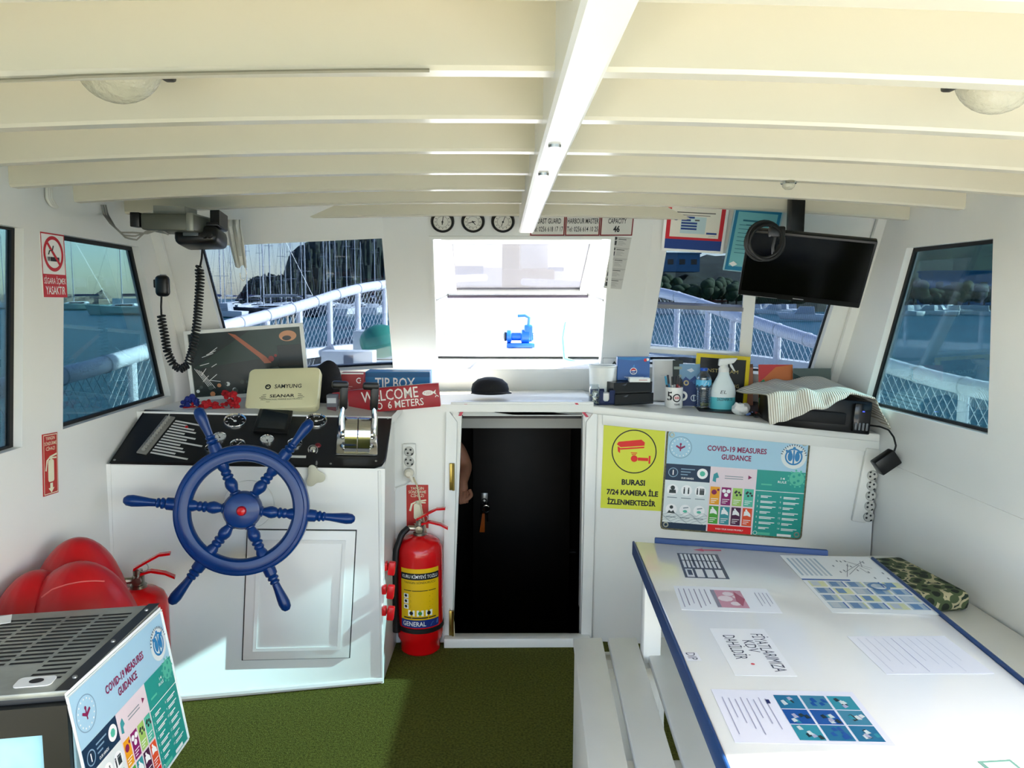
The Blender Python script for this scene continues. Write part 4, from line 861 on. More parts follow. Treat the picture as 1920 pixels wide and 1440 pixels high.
PCOL = [flat(c, .35) for c in ('#a9cfe2', '#8c1f52', '#17334f', '#dfe6e4', '#1f9a8e', '#f2a51f', '#8e1866', '#a9cf6b', '#56bfa2', '#4aa63a', '#3c9aa0', '#4a1440', '#e8532b', '#e4141c', '#f6f6f4', '#7f9fb6', '#1e7fb8', '#ead8dc', '#2f3a3c', '#7e8f93')]
def covid(g, w, h, z0=.0, step=.0004):
    X = lambda a: a*w; Yy = lambda a: a*h; s = step
    def r(x0, y0, x1, y1, mi, k=1): g.rect(X(x0), Yy(y0), X(x1), Yy(y1), z0+s*k, mi)
    def tx(t, x, y, sz, mi, k=3, fit=None, bold=.008, al='CENTER'): g.text(t, X(x), Yy(y), sz*h, z0+s*k, mi, bold=bold, fit=(fit or 0)*w, al=al)
    r(0, 0, 1, 1, 0)
    # top band: emblems and title
    cx, cy = X(.10), Yy(.835); R = .11*h
    g.ring(cx, cy, R*.94, R, z0+s*2, 15, n=40)
    for i in range(16): a = PI*2*i/16; g.disc(cx+R*.78*math.cos(a), cy+R*.78*math.sin(a), R*.055, z0+s*2, 14, n=8)
    g.rect(cx-R*.05, cy-R*.35, cx+R*.05, cy+R*.25, z0+s*3, 1); g.disc(cx, cy+R*.3, R*.1, z0+s*3, 1, n=10)
    for q in (-1, 1): g.plate([(cx, cy), (cx+q*R*.36, cy+R*.2), (cx+q*R*.42, cy+R*.06), (cx, cy-R*.2)], z0+s*4, 1)
    tx('COVID-19 MEASURES', .50, .845, .072, 1, 3, .42, .03); tx('GUIDANCE', .50, .765, .072, 1, 3, .21, .03)
    cx, cy = X(.90), Yy(.815); g.disc(cx, cy, R*1.08, z0+s*2, 3, n=36)
    g.ring(cx, cy, R*.62, R*.76, z0+s*3, 16, n=30); 
    for q in (-1, 1): g.disc(cx+q*R*.3, cy, R*.22, z0+s*3, 16, n=16, ry=R*.42); g.plate([(cx+q*R*.2, cy+R*.5), (cx+q*R*.75, cy+R*.62), (cx+q*R*.7, cy+R*.4), (cx+q*R*.2, cy+R*.25)], z0+s*4, 16)
    g.rect(cx-R*.07, cy-R*.75, cx+R*.07, cy+R*.6, z0+s*4, 16); g.disc(cx, cy+R*.78, R*.13, z0+s*4, 16, n=12)
    for i in range(15): a = .2+2.74*i/14; c0, c1 = (R*.98, R*1.14); g.line2((cx+c0*math.cos(a), cy+c0*math.sin(a)), (cx+c1*math.cos(a), cy+c1*math.sin(a)), R*.07, z0+s*4, 2)
    # left column
    r(0, .50, .325, .665, 2, 2); r(.0, .07, .325, .50, 3, 2); r(0, 0, .325, .07, 2, 2)
    g.ring(X(.06), Yy(.58), .040*h, .048*h, z0+s*3, 15, n=24); g.rect(X(.06)-.005*h, Yy(.555), X(.06)+.005*h, Yy(.605), z0+s*3, 14); g.disc(X(.27), Yy(.585), .052*h, z0+s*3, 14, n=24); g.disc(X(.27), Yy(.585), .028*h, z0+s*4, 8, n=7)
    for i, wd in enumerate((.10, .07, .05)): r(.115, .615-.028*i, .115+wd, .625-.028*i, 15, 3)
    tx('OUR HANDS', .165, .527, .026, 14, 3, .09, .01)
    for j in range(2):
        for i in range(3):
            x, y = X(.065+.10*i), Yy(.405-.20*j); g.disc(x, y, .055*h, z0+s*3, 14, n=22); 
            if j == 0 and i == 0: g.disc(x, y+.02*h, .022*h, z0+s*4, 18, n=14); g.plate([(x-.035*h, y-.035*h), (x-.03*h, y-.0*h), (x+.03*h, y), (x+.035*h, y-.035*h)], z0+s*5, 18)
            elif j == 0:
                for q in ((-.022, .02) if i == 1 else (-.03, 0, .015, .03)): g.disc(x+q*h, y+.024*h, .007*h, z0+s*4, 18, n=8); g.rect(x+q*h-.007*h, y-.034*h, x+q*h+.007*h, y+.016*h, z0+s*4, 18)
            elif i == 0: g.disc(x, y+.022*h, .018*h, z0+s*4, 18, n=12); g.plate([(x-.04*h, y-.04*h), (x-.02*h, y-.008*h), (x, y-.025*h), (x+.02*h, y-.008*h), (x+.04*h, y-.04*h)], z0+s*4, 18)
            else: g.line2((x-.02*h, y+.02*h), (x+.03*h, y+.03*h), .01*h, z0+s*4, 19); g.disc(x, y-.012*h, .022*h, z0+s*4, 8, n=9, ry=.014*h)
            r(.03+.10*i, .322-.20*j, .10+.10*i, .330-.20*j, 19, 3)
    for k in range(5):
        for i in range(14):
            x = .325*i/14; g.line2((X(x), Yy(.085+.02*k+.018*math.sin(i*1.3+k))), (X(x+.325/14), Yy(.085+.02*k+.018*math.sin((i+1)*1.3+k))), .003*h, z0+s*(3+k*.1), 19)
    # middle column
    r(.325, 0, .655, .665, 17, 2); r(.335, 0, .645, .08, 13, 3); tx('WASH YOUR HANDS PROPERLY', .49, .04, .022, 14, 4, .2)
    g.plate([(X(.345), Yy(.52)), (X(.35), Yy(.59)), (X(.375), Yy(.61)), (X(.39), Yy(.56)), (X(.37), Yy(.55)), (X(.37), Yy(.51))], z0+s*3, 10); g.disc(X(.605), Yy(.58), .024*h, z0+s*3, 1, n=3); 
    for i in range(2): r(.43, .575-.022*i, .56, .582-.022*i, 19, 3)
    for j in range(2):
        for i in range(4):
            x0 = .335+.080*i; y0 = .285-.195*j; mi = (5, 6, 7, 8, 9, 10, 11, 12)[4*j+i]; r(x0, y0, x0+.068, y0+.18, mi, 3); x, y = X(x0+.034), Yy(y0+.125)
            ic = 18 if i == 0 and j == 0 else (14 if (j or i == 1) else 18)
            if (i, j) == (0, 0): g.disc(x-.008*h, y, .026*h, z0+s*4, 1, n=12); g.disc(x+.03*h, y+.025*h, .012*h, z0+s*4, 1, n=8)
            elif (i, j) == (1, 0): [g.disc(x+a*h, y+b*h, .020*h, z0+s*4, 14, n=12) for a, b in ((-.022, .018), (.022, .018), (0, -.02))]
            elif j == 0: [g.disc(x+a*h, y+b*h, .012*h, z0+s*4, 18, n=7) for a, b in ((-.02, .01), (-.005, -.015), (.015, .012), (.03, -.01), (-.012, .02))]
            else: g.plate([(x-.035*h, y-.025*h), (x-.03*h, y+.02*h), (x+.0*h, y+.03*h), (x+.03*h, y), (x+.035*h, y-.03*h), (x, y-.018*h)], z0+s*4, 14); g.disc(x-.012*h, y+.035*h, .010*h, z0+s*4, 14, n=8)
            for q in range(3): r(x0+.008, y0+.055-.018*q, x0+.06-.012*q, y0+.061-.018*q, 14, 4)
    # right column
    r(.655, 0, 1, .665, 4, 2); r(.655, .455, 1, .461, 14, 3); tx('14', .835, .59, .03, 14, 3, .028); tx('RULE', .835, .555, .032, 14, 3, .06); r(.69, .515, .765, .53, 8, 3)
    g.disc(X(.935), Yy(.60), .07*h, z0+s*3, 8, n=24)
    for i in range(11): a = 2*PI*i/11; g.disc(X(.935)+.082*h*math.cos(a), Yy(.60)+.082*h*math.sin(a), .010*h, z0+s*3, 8, n=6)
    for a, b in ((-.03, .02), (.015, -.02), (.02, .04), (-.02, -.04)): g.disc(X(.935)+a*h, Yy(.60)+b*h, .014*h, z0+s*4, 4, n=8)
    for i in range(7):
        for c in range(2):
            y = .405-.053*i; x = .675+.16*c; tx(str(i+1+7*c), x, y, .026, 14, 3, bold=0)
            for q in range(2): r(x+.02, y-.002-.013*q, x+.02+(.11 if (i+c) % 3 else .075)-.025*q, y+.006-.013*q, 14, 3)
    r(.69, .015, .78, .04, 8, 3); g.ring(X(.675), Yy(.03), .016*h, .02*h, z0+s*3, 14, n=16); r(.83, .012, .93, .036, 14, 3)
T, w, h = signT((1252, 806), (1518, 823), (1236, 990), PRC, .003)
pst = thing('covid_poster', 'laminated health guidance poster with rope edge on the cabinet beside the yellow sign', 'poster', T, 'health guidance posters')
g = MB(); g.prism(rrect(0, 0, w, h, .014), -.002, -.0005); covid(g, w, h, -.0004); g.build('sheet', PCOL, pst)
g = MB(); g.tube([(x, y, 0) for x, y in rrect(0, 0, w, h, .014, 4)], .0036, 6, closed=True); g.build('rope_edge', mat('brown_rope', '#6e6950', .8, vary=.4, scale=120), pst)
for x, y in ((.018, .018), (w-.018, .018), (w-.018, h-.018), (.018, h-.018)): g = MB(); g.torus(.0085, .0028, 20, 6, T=TR(x, y, .002)); g.build('grommet', mat('tin', '#a8ab9c', .4, .8), pst)

# ---------------------------------------------------------------- things on the counter
def stand(o, yaw=0): return TR(o.x, o.y, o.z+.0006)@RZ(yaw)
# white plastic jug
o = cpt(1130, 752); m = mpx(o); T = stand(o)
jug = thing('plastic_jug', 'white plastic jug with a pouring lip at the left end of the counter', 'jug', T)
g = MB(); g.lathe([(.050, 0), (.054, .004), (.060, .145), (.064, .150), (.064, .153), (.058, .150), (.051, .008), (0, .007)], 32); JUG = mat('translucent_white_plastic', '#e9ebe8', .3); g.build('body', JUG, jug)
g = MB(); g.plate([(.05, -.03), (.095, -.012), (.098, -.004), (.05, .02)], .150); g.plate([(.05, -.03), (.095, -.012), (.098, -.004), (.05, .02)], .146); g.tube([(.055, -.028, .148), (.098, -.010, .152), (.055, .02, .148)], .0035, 6); g.build('pouring_lip', JUG, jug)
# two small glass jars
for i, (x, yb, yt, lab) in enumerate(((1112, 742, 715, 'left of two small glass jars of shells in front of the white jug'), (1131, 738, 711, 'right of two small glass jars of shells in front of the white jug'))):
    o = cpt(x, 753); o = o+V((0, -.075 if i == 0 else -.03, 0)); o = cpt(x, 757 if i == 0 else 752); m = mpx(o); hh = .056; T = stand(V((o.x, o.y-.035, ctz(o.x, o.y-.035)+.0)))
    j = thing('glass_jar', lab, 'jar', T, 'small glass jars on the counter')
    g = MB(); g.lathe([(.021, 0), (.023, .004), (.023, .066), (.018, .074), (.020, .084), (.0185, .084), (.0165, .075), (.0215, .066), (.0215, .006), (0, .005)], 20); g.build('glass', CLEAR, j)
    g = MB(); rn = random.Random(20+i)
    for k in range(26): a = rn.uniform(0, 2*PI); q = rn.uniform(0, .015); g.ell((q*math.cos(a), q*math.sin(a), .010+.0018*k), (rn.uniform(.004, .007), .005, .004), rn.choice([0, 0, 1, 2]), n=6, m=4)
    g.build('shells', [flat('#8f9384'), flat('#e2e2da'), flat('#454a44')], j)
# navy paper holder
o = cpt(1117, 757); q = cpt(1150, 758); u = q-o; u.z = 0; wq = u.length; T = fr(o+V((0, -.04, -.001)), u, V((0, 0, 1)))
nh = thing('paper_holder', 'navy blue note paper holder in front of the jars', 'paper holder', T)
NAVY = mat('navy_plastic', '#14244f', .4); g = MB(); hq = .058
g.box((wq/2, .003, -.035), (wq, .006, .07), 0); g.box((wq/2, hq/2, -.069), (wq, hq, .004)); g.box((.002, hq/2, -.035), (.004, hq, .07)); g.box((wq-.002, hq/2, -.035), (.004, hq, .07))
g.prism([(0, 0), (wq, 0), (wq, hq), (wq*.70, hq), (wq*.70, hq*.35), (wq*.62, hq*.25), (wq*.42, hq*.25), (wq*.34, hq*.35), (wq*.34, hq), (0, hq)], -.003, 0); g.build('holder', NAVY, nh)
g = MB(); g.box((wq/2, hq*.42, -.035), (wq*.86, hq*.72, .05)); g.build('note_paper', PAPER, nh)
# framed card behind the jug
o = PY(1130, 700, 3.36); T = fr(V((o.x, o.y, ctz(o.x, o.y)+.001)), V((1, 0, 0)), V((0, .05, 1))); hq = PY(1130, 671, 3.36).z-T.translation.z
g = MB(); wq = .095; g.box((wq/2, hq/2, -.002), (wq, hq, .004), 0, T); g.frame2(0, 0, wq, hq, .0015, .0004, 1, T); g.plate([(wq*.3, hq*.74), (wq*.55, hq*.92), (wq*.8, hq*.74), (wq*.55, hq*.85)], .0004, 1, T); g.disc(wq*.55, hq*.78, .006, .0006, 1, T, n=8)
g.one('greeting_card', [PAPER, flat('#55564f')], 'white card with a line drawing standing behind the plastic jug', 'card', org=T)
# two black boxes
o = cpt(1153, 761); q = cpt(1225, 763); u = (q-o); u.z = 0; u.normalize(); wq = (q-o).length
BB = mat('black_glossy_box', '#15171a', .25, vary=.3, scale=30)
def dblk(b, T, w, h): b.rect(.004, h*.15, w-.004, h*.17, .0004, 1, T); b.plate([(w*.2, h*.75), (w*.35, h*.95), (w*.3, h*.72)], .0004, 2, T)
z1 = .046; o = V((o.x, o.y-.0, max(ctz(o.x, o.y), ctz(q.x, q.y))+.001))
carton(o, u, wq, z1, .11, 'black_carton', 'lower of two flat black boxes stacked under the blue boxed cartons on the counter', [BB, flat('#3a3d42', .3), flat('#4c5158', .2)], dblk, 'flat black boxes')
carton(o+V((-.006, .004, z1+.001)), u+V((0, -.02, 0)), wq*.99, z1, .105, 'black_carton', 'upper of two flat black boxes stacked, with the blue carton standing on it', [BB, flat('#3a3d42', .3), flat('#4c5158', .2)], dblk, 'flat black boxes')
zt = o.z+2*z1+.003
o2 = PY(1157, 717, o.y+.085); q2 = PY(1217, 719, o.y+.085); hq = PY(1160, 669, o.y+.1).z-zt
def dpep(b, T, w, h):
    cx, cy, r = w*.5, h*.40, h*.135; b.disc(cx, cy, r*1.12, .0004, 1, T, n=32); b.disc(cx, cy, r*.92, .0007, 2, T, n=32)
    b.plate([(cx+r*.92*math.cos(a), cy+r*.92*math.sin(a)) for a in [.35+(PI-.5)*i/16 for i in range(17)]]+[(cx-r*.2, cy+r*.28)], .001, 3, T)
    b.plate([(cx-r*.85, cy+r*.05), (cx-r*.2, cy+r*.3), (cx+r*.85, cy+r*.3), (cx+r*.2, cy-r*.05)], .0013, 1, T)
    b.rect(cx-r*.45, cy-r*.62, cx+r*.45, cy-r*.46, .0013, 1, T)
    b.plate([(cx-r*.3, cy+r*1.3), (cx+r*.4, cy+r*1.3), (cx+r*.35, cy+r*2.1), (cx, cy+r*2.0)], .0004, 4, T)
    for i in range(2): b.rect(w*(.22+.06*i), h*(.14-.045*i), w*(.82-.05*i), h*(.155-.045*i), .0004, 1, T)
    b.plate([(w*.72, h*.93), (w*.98, h*.93), (w*.98, h*.78)], .0004, 4, T); b.disc(w*.86, h*.88, .007, .0007, 3, T, n=10); b.disc(w*.93, h*.90, .006, .0007, 1, T, n=10)
    b.plate([(0, h*.92), (w*.5, h*.85), (w, h*.94), (w, h), (0, h)], .0003, 4, T)
carton(V((o2.x, o2.y, zt)), V((1, -.05, 0)), (q2-o2).length, hq, .05, 'blue_carton', 'blue carton with a round red white and blue emblem standing on the black boxes', [mat('cola_blue', '#11549c', .35, vary=.12, scale=14), INKW, flat('#1b3f8c'), flat('#c4202f'), flat('#2f7cc0')], dpep)
o3 = PY(1180, 727, o.y+.012); q3 = PY(1219, 727, o.y+.012)
def dpk(b, T, w, h): b.rect(w*.45, h*.45, w*.85, h*.6, .0004, 1, T)
carton(V((o3.x, o3.y, zt)), V((1, -.03, 0)), (q3-o3).length, .017, .04, 'small_carton', 'slim white carton lying on the upper black box in front of the blue carton', [PAPER, flat('#c06a6a')], dpk)
# tall white carton
o = cpt(1225, 752); q = cpt(1262, 754); hq = (752-676)*mpx(o)*1.01
def dwh(b, T, w, h): b.rect(w*.3, h*.63, w*.75, h*.636, .0004, 1, T); b.rect(w*.55, h*.60, w*.72, h*.61, .0004, 2, T)
carton(o+V((0, 0, .001)), V((1, -.04, 0)), (q-o).length, hq, .05, 'white_carton', 'tall plain white carton standing between the blue carton and the pen mug', [mat('white_card', '#e8e7e2', .5), flat('#c8c5c0'), flat('#e08aa8')], dwh)
# dark booklet and blue brochure behind the mug
def leaflet(px0, px1, ybot, ytop, Y, name, label, mats, deco, lean=.12, th=.004, cat='brochure'):
    o = PY(px0, ybot, Y); q = PY(px1, ybot, Y); z = max(ctz(o.x, o.y), ctz(q.x, q.y))+.001; hq = PY(px0, ytop, Y+.02).z-z
    T = fr(V((o.x, o.y, z)), V((1, 0, 0)), V((0, lean, 1))); w = q.x-o.x; g = MB(); g.box((w/2, hq/2, -th/2), (w, hq, th), 0, T); deco(g, T, w, hq); return g.one(name, mats, label, cat, org=T)
def dbk(b, T, w, h): b.rect(w*.1, h*.8, w*.9, h*.86, .0004, 1, T); b.disc(w*.4, h*.5, w*.25, .0004, 2, T, n=7); b.disc(w*.7, h*.65, w*.18, .0006, 1, T, n=6); b.disc(w*.3, h*.3, w*.2, .0004, 2, T, n=8)
leaflet(1262, 1281, 748, 675, 3.25, 'dark_booklet', 'dark green booklet standing behind the pen mug', [flat('#1d2a28'), flat('#8e9a90'), flat('#3e4c46')], dbk)
def dbl(b, T, w, h):
    b.rect(0, h*.58, w, h, .0003, 1, T); b.plate([(w*.1, h*.58), (w*.3, h*.70), (w*.5, h*.62), (w*.75, h*.72), (w*.95, h*.58)], .0005, 2, T); b.plate([(w*.35, h*.86), (w*.6, h*.90), (w*.72, h*.84), (w*.55, h*.80)], .0005, 3, T)
    b.disc(w*.33, h*.55, w*.13, .0007, 4, T, n=18); b.disc(w*.33, h*.55, w*.07, .0009, 2, T, n=12); b.ring(w*.7, h*.19, w*.12, w*.16, .0005, 3, T, n=20); b.rect(w*.66, h*.12, w*.72, h*.26, .0007, 3, T); b.plate([(w*.62, h*.58), (w*.75, h*.64), (w*.98, h*.55), (w*.7, h*.52)], .0006, 5, T)
leaflet(1274, 1313, 752, 682, 3.25, 'dive_brochure', 'blue and navy brochure standing between the pen mug and the water bottle', [flat('#1c3263'), flat('#6f95b4'), flat('#22407a'), flat('#c6d2dc'), flat('#b9a878'), flat('#3c5d8c')], dbl)
# pen mug
o = cpt(1265, 765); m = mpx(o); T = stand(o+V((0, .02, 0))); r = 16.5*m
mug = thing('pen_mug', 'white printed mug holding pens at the middle of the counter', 'mug', T)
hq = 38*m*1.02; g = MB(); g.lathe([(r*.95, 0), (r, .004), (r, hq), (r*.92, hq), (r*.92, .006), (0, .005)], 32); CER = mat('white_ceramic', '#eceae6', .2, vary=.01); MG = g
g = MB(); g.torus(.016, .005, 20, 8, T=TR(r*1.0, .0, hq*.55)@RX(PI/2), a0=-PI/2, a1=PI/2); g.build('handle', CER, mug)
g = MB(); g.text('5', -.026, hq*.56, hq*.60, .0006, 0, bold=.02); g.ring(.004, hq*.50, .0125, .0175, .0006, 0, n=28); g.text('SSI', .004, hq*.50, .014, .0008, 1, bold=.03, fit=.019); g.text('YEARS', .006, hq*.18, .011, .0006, 0, bold=.02, fit=.026); wrapx(g, r); MG.merge(g, 1).build('body', [CER, INK, RS], mug)
pens = [('#1c1c1e', -.020, .004, -.35, .15), ('#2a6f8f', -.012, .01, -.25, .0), ('#d8d8d6', -.004, .0, -.12, .1), ('#e6e0da', .003, .012, .05, -.1), ('#8c2a2a', .008, -.004, .1, .1), ('#d8848c', .014, .004, .2, .05), ('#d8848c', .018, .012, .3, -.1), ('#2b2b2e', .012, .016, .12, -.2)]
plab = ['black pen leaning furthest left in the pen mug', 'teal pen second from the left in the pen mug', 'grey pen leaning left in the pen mug', 'cream pen upright in the pen mug', 'dark red pen in the middle of the pen mug', 'pink pen leaning right in the pen mug, the nearer one', 'pink pen leaning furthest right in the pen mug', 'black pen at the back right of the pen mug']
for (cl_, x, y, tx_, ty_), lb in zip(pens, plab):
    TT = T@TR(x*.8, y*.8-.004, .007)@RY(tx_*.55)@RX(ty_*.4); g = MB(); hl = .118+.012*math.sin(x*900); g.lathe([(.0028, 0), (.0042, .012), (.0042, hl*.72)], 8, 0, TT); g.lathe([(.0044, hl*.72), (.0044, hl), (0, hl+.002)], 8, 1, TT)
    g.one('pen', [flat(cl_), flat('#2e2e30' if cl_ != '#1c1c1e' else '#3c8fb0')], lb, 'pen', 'pens in the mug', org=TT)
# water bottle
o = cpt(1319, 767); m = mpx(o); T = stand(o+V((0, .01, 0))); r = 14.2*m; H = 77*m
bot = thing('water_bottle', 'clear plastic water bottle with blue cap between the brochure and the spray bottle', 'bottle', T)
g = MB(); pr = [(r*.85, 0), (r, .008)]
for k in range(7): z = .012+.42*H*k/7; pr += [(r, z), (r*.94, z+.004), (r, z+.010)]
pr += [(r, H*.50), (r*.98, H*.52), (r*.98, H*.72), (r, H*.73), (r*.92, H*.80), (r*.55, H*.89), (r*.42, H*.92), (r*.42, H*.95)]
g.lathe(pr, 24); PET = glassmat('clear_plastic', (.80, .85, .88), .10, .08); g.build('body', PET, bot)
g = MB(); g.lathe([(r*1.01, H*.53), (r*1.01, H*.715)], 24, 0); g.f.pop(); g.f.pop(); g.mi.pop(); g.mi.pop(); lb_ = MB()
for i in range(20): lb_.rect(-r*2.2+r*4.4*i/20, H*.53, -r*2.2+r*4.4*(i+1)/20, H*.715, .0006, 0); lb_.plate([(-r*2.2+r*4.4*i/20, H*.53), (-r*2.2+r*4.4*(i+1)/20, H*.53), (-r*2.2+r*4.4*(i+1)/20, H*(.56+.02*((i+1)*7 % 3))), (-r*2.2+r*4.4*i/20, H*(.56+.02*(i*7 % 3)))], .0009, 1)
lb_.plate([(-.006, H*.60), (.012, H*.60), (.014, H*.66), (.002, H*.69)], .001, 2); wrapx(lb_, r); lb_.build('label', [flat('#5fb6dc', .3), flat('#28465e', .3), INKW], bot)
g = MB(); g.lathe([(r*.46, H*.93), (r*.48, H*.94), (r*.48, H*.995), (0, H)], 20); g.build('cap', mat('blue_cap', '#1f56b8', .35), bot)
g = MB(); g.lathe([(r*.82, .004), (r*.9, .01), (r*.9, H*.44), (0, H*.44)], 24); g.build('water', glassmat('bottled_water', (.80, .84, .90), .02), bot)
# spray bottle
o = cpt(1357, 771); m = mpx(o); T = stand(o+V((0, .02, 0)), -.15); H = 100*m; r = 23*m
spr = thing('spray_bottle', 'white spray bottle of blue liquid with hand lettering in front of the yellow framed board', 'spray bottle', T)
SPW = mat('milky_plastic', '#dfe9ea', .35); SPB = mat('turquoise_liquid', '#5cc4cf', .3)
k_ = lambda f, z: (r*f, H*z); sy = .62
g = MB(); g.lathe([k_(.95, .0), k_(1, .01), k_(1, .26)], 28, sy=sy); g.build('liquid', SPB, spr)
g = MB(); g.lathe([k_(1, .26), k_(1.02, .34), k_(.92, .46), k_(.66, .58), k_(.48, .66), k_(.40, .74)], 28, sy=sy); g.build('body', SPW, spr)
g = MB(); g.lathe([k_(.42, .73), k_(.42, .80), k_(.34, .82), k_(.3, .9)], 20, sy=.8); g.hexa([V((x*r, y*r, z*H)) for x, y, z in ((-.45, -.3, .84), (-.40, -.3, .97), (-.45, .3, .84), (-.40, .3, .97), (.75, -.22, .90), (1.05, -.22, .99), (.75, .22, .90), (1.05, .22, .99))], bev=.003); g.build('spray_head', mat('white_plastic', '#e6e6e2', .35), spr)
g = MB(); g.tube([(r*.45, 0, H*.91), (r*.62, 0, H*.83), (r*.85, 0, H*.75)], [.005, .005, .003], 8); g.build('trigger', mat('white_plastic', '#e6e6e2', .35), spr)
g = MB(); g.text('EL', -.004, H*.36, .020, .0015, 0, bold=.0, shear=.2, fit=.026); g.text('DEZENFEKTE', .004, H*.225, .017, .0015, 0, bold=.01, shear=.1, fit=.064)
g.v = [V((v[0], -(math.sqrt(max(0, 1-(v[0]/(r*1.03))**2)))*r*sy*1.04-.0012, v[1])) for v in [V(q) for q in g.v]]; g.build('lettering', flat('#20303a'), spr)
# yellow framed board
oz = PY(1300, 745, 3.30); qz = PY(1396, 748, 3.30); z = ctz(oz.x, 3.30)+.001; hq = PY(1299, 661, 3.33).z-z
T = fr(V((oz.x, 3.30, z)), V((1, .0, -.07)), V((0, .08, 1))); wq = qz.x-oz.x+.01
yb = thing('yellow_framed_board', 'black notice board in a bright yellow frame behind the spray bottle', 'notice board', T)
g = MB(); f = .016; g.ringpanel([(0, 0, 0), (wq, 0, 0), (wq, hq, 0), (0, hq, 0)], [(f, f, 0), (wq-f, f, 0), (wq-f, hq-f, 0), (f, hq-f, 0)], (0, 0, -.014)); g.build('frame', mat('yellow_frame', '#ddc612', .4), yb)
g = MB(); g.box((wq/2, hq/2, -.010), (wq-2*f+.002, hq-2*f+.002, .006)); g.build('board', flat('#0d0e10', .4), yb)
g = MB(); g.text('INSTAGRAM', wq*.5, hq*.69, .022, -.0062, 0, bold=0, fit=wq*.60); g.text('DA', wq*.38, hq*.42, .022, -.0062, 0, fit=wq*.11); g.text('ING', wq*.76, hq*.42, .022, -.0062, 0, fit=wq*.15); g.build('lettering', flat('#c9b878'), yb)
# tissue and clear wrap by the printer
o = cpt(1388, 778); g = MB(); rn = random.Random(9); g.ell((0, 0, .024), (.036, .030, .026), n=18, m=12)
g.v = [V(v)*(1+.14*math.sin(v[0]*150+v[2]*90)*math.cos(v[1]*130)) for v in g.v]; T = stand(o); g.v = [T@v for v in g.v]; g.one('crumpled_tissue', PAPER, 'crumpled white tissue between the spray bottle and the printer', 'tissue')
o = cpt(1410, 783); g = MB(); rn = random.Random(2); vs = []; n = 7
for i in range(n):
    for j in range(n): x, y = o.x-.045+.10*i/(n-1), o.y-.02+.07*j/(n-1); vs.append((x, y, ctz(x, y)+.002+rn.uniform(0, .020)))
g.add(vs, [(i*n+j, i*n+j+1, (i+1)*n+j+1, (i+1)*n+j) for i in range(n-1) for j in range(n-1)]); g.one('plastic_wrap', glassmat('cellophane', (.85, .86, .87), .25, .1), 'crumpled clear plastic wrap lying beside the printer cloth', 'plastic wrap', ang=5)
# cards standing at the back behind the printer
def dor(b, T, w, h):
    b.plate([(0, 0), (w*.30, 0), (w*.30, h*.5), (w*.15, h*.7), (0, h*.62)], .0004, 1, T); b.plate([(0, h*.62), (w*.5, h*.95), (w, h), (0, h)], .0004, 2, T); b.text('SSI', w*.80, h*.45, .022, .0006, 3, T, fit=w*.16); b.plate([(w*.3, h*.3), (w*.72, 0), (w*.3, 0)], .0005, 4, T)
leaflet(1424, 1488, 740, 683, 3.22, 'orange_folder', 'orange and green card standing behind the printer near the yellow board', [flat('#c9713c'), flat('#2f8a5c'), flat('#c03a3c'), flat('#3c1c1c'), flat('#d98a4e')], dor, cat='card')
def dgr(b, T, w, h): b.plate([(0, h*.9), (w*.5, h*.7), (w, h*.3), (w, 0), (0, 0)], .0004, 1, T)
leaflet(1489, 1560, 745, 690, 3.20, 'grey_folder', 'dark green and grey card standing behind the printer right of the orange card', [flat('#5d6a66'), flat('#1f3a36')], dgr, cat='card')
def dtan(b, T, w, h): b.rect(0, h*.92, w, h, .0004, 1, T)
leaflet(1395, 1413, 742, 682, 3.32, 'tan_card', 'narrow tan card just right of the yellow framed board', [flat('#a8745e'), flat('#6a4a3e')], dtan, cat='card')

# ---------------------------------------------------------------- printer under a ribbed cloth
oA, oB = cpt(1452, 800), cpt(1617, 806); oB = V((oA.x+.352, oA.y-.035, ctz(oA.x+.352, oA.y-.035))); u = oB-oA; wq = u.length; T = fr(oA+V((0, .0, .001)), u, V((0, 1, 0))-V((0, 1, 0)).dot(u.normalized())*u.normalized())
ptr = thing('printer', 'black desktop printer half covered by a white ribbed cloth on the counter', 'printer', T); hq = .125; dq = .27
g = MB(); g.hexa([(x, y, z) for x, y, z in ((0, .03, 0), (0, .02, hq), (0, dq, 0), (0, dq, hq), (wq, 0, 0), (wq, .01, hq), (wq, dq, 0), (wq, dq, hq))], bev=.006); g.build('body', mat('printer_black', '#0a0a0c', .3), ptr)
g = MB(); g.box((wq*.42, .006, hq*.42), (wq*.62, .02, .045), bev=.004); g.build('paper_slot', mat('dark_recess', '#040405', .6), ptr)
g = MB(); g.box((wq-.038, .002, hq*.5), (.06, .014, hq*.86), bev=.003); cp_ = g.build('control_panel', mat('panel_black', '#08080c', .15), ptr)
for i in range(4): g = MB(); g.box((wq-.058+.0135*i, -.007, hq*.24), (.008, .006, .028), bev=.002); g.build('button', mat('grey_button', '#6a6c70', .4), cp_)
g = MB(); g.box((wq-.036, -.006, hq*.70), (.007, .003, .003)); g.build('status_light', mat('blue_led', '#3a48ff', .3, emit=1.5), cp_)
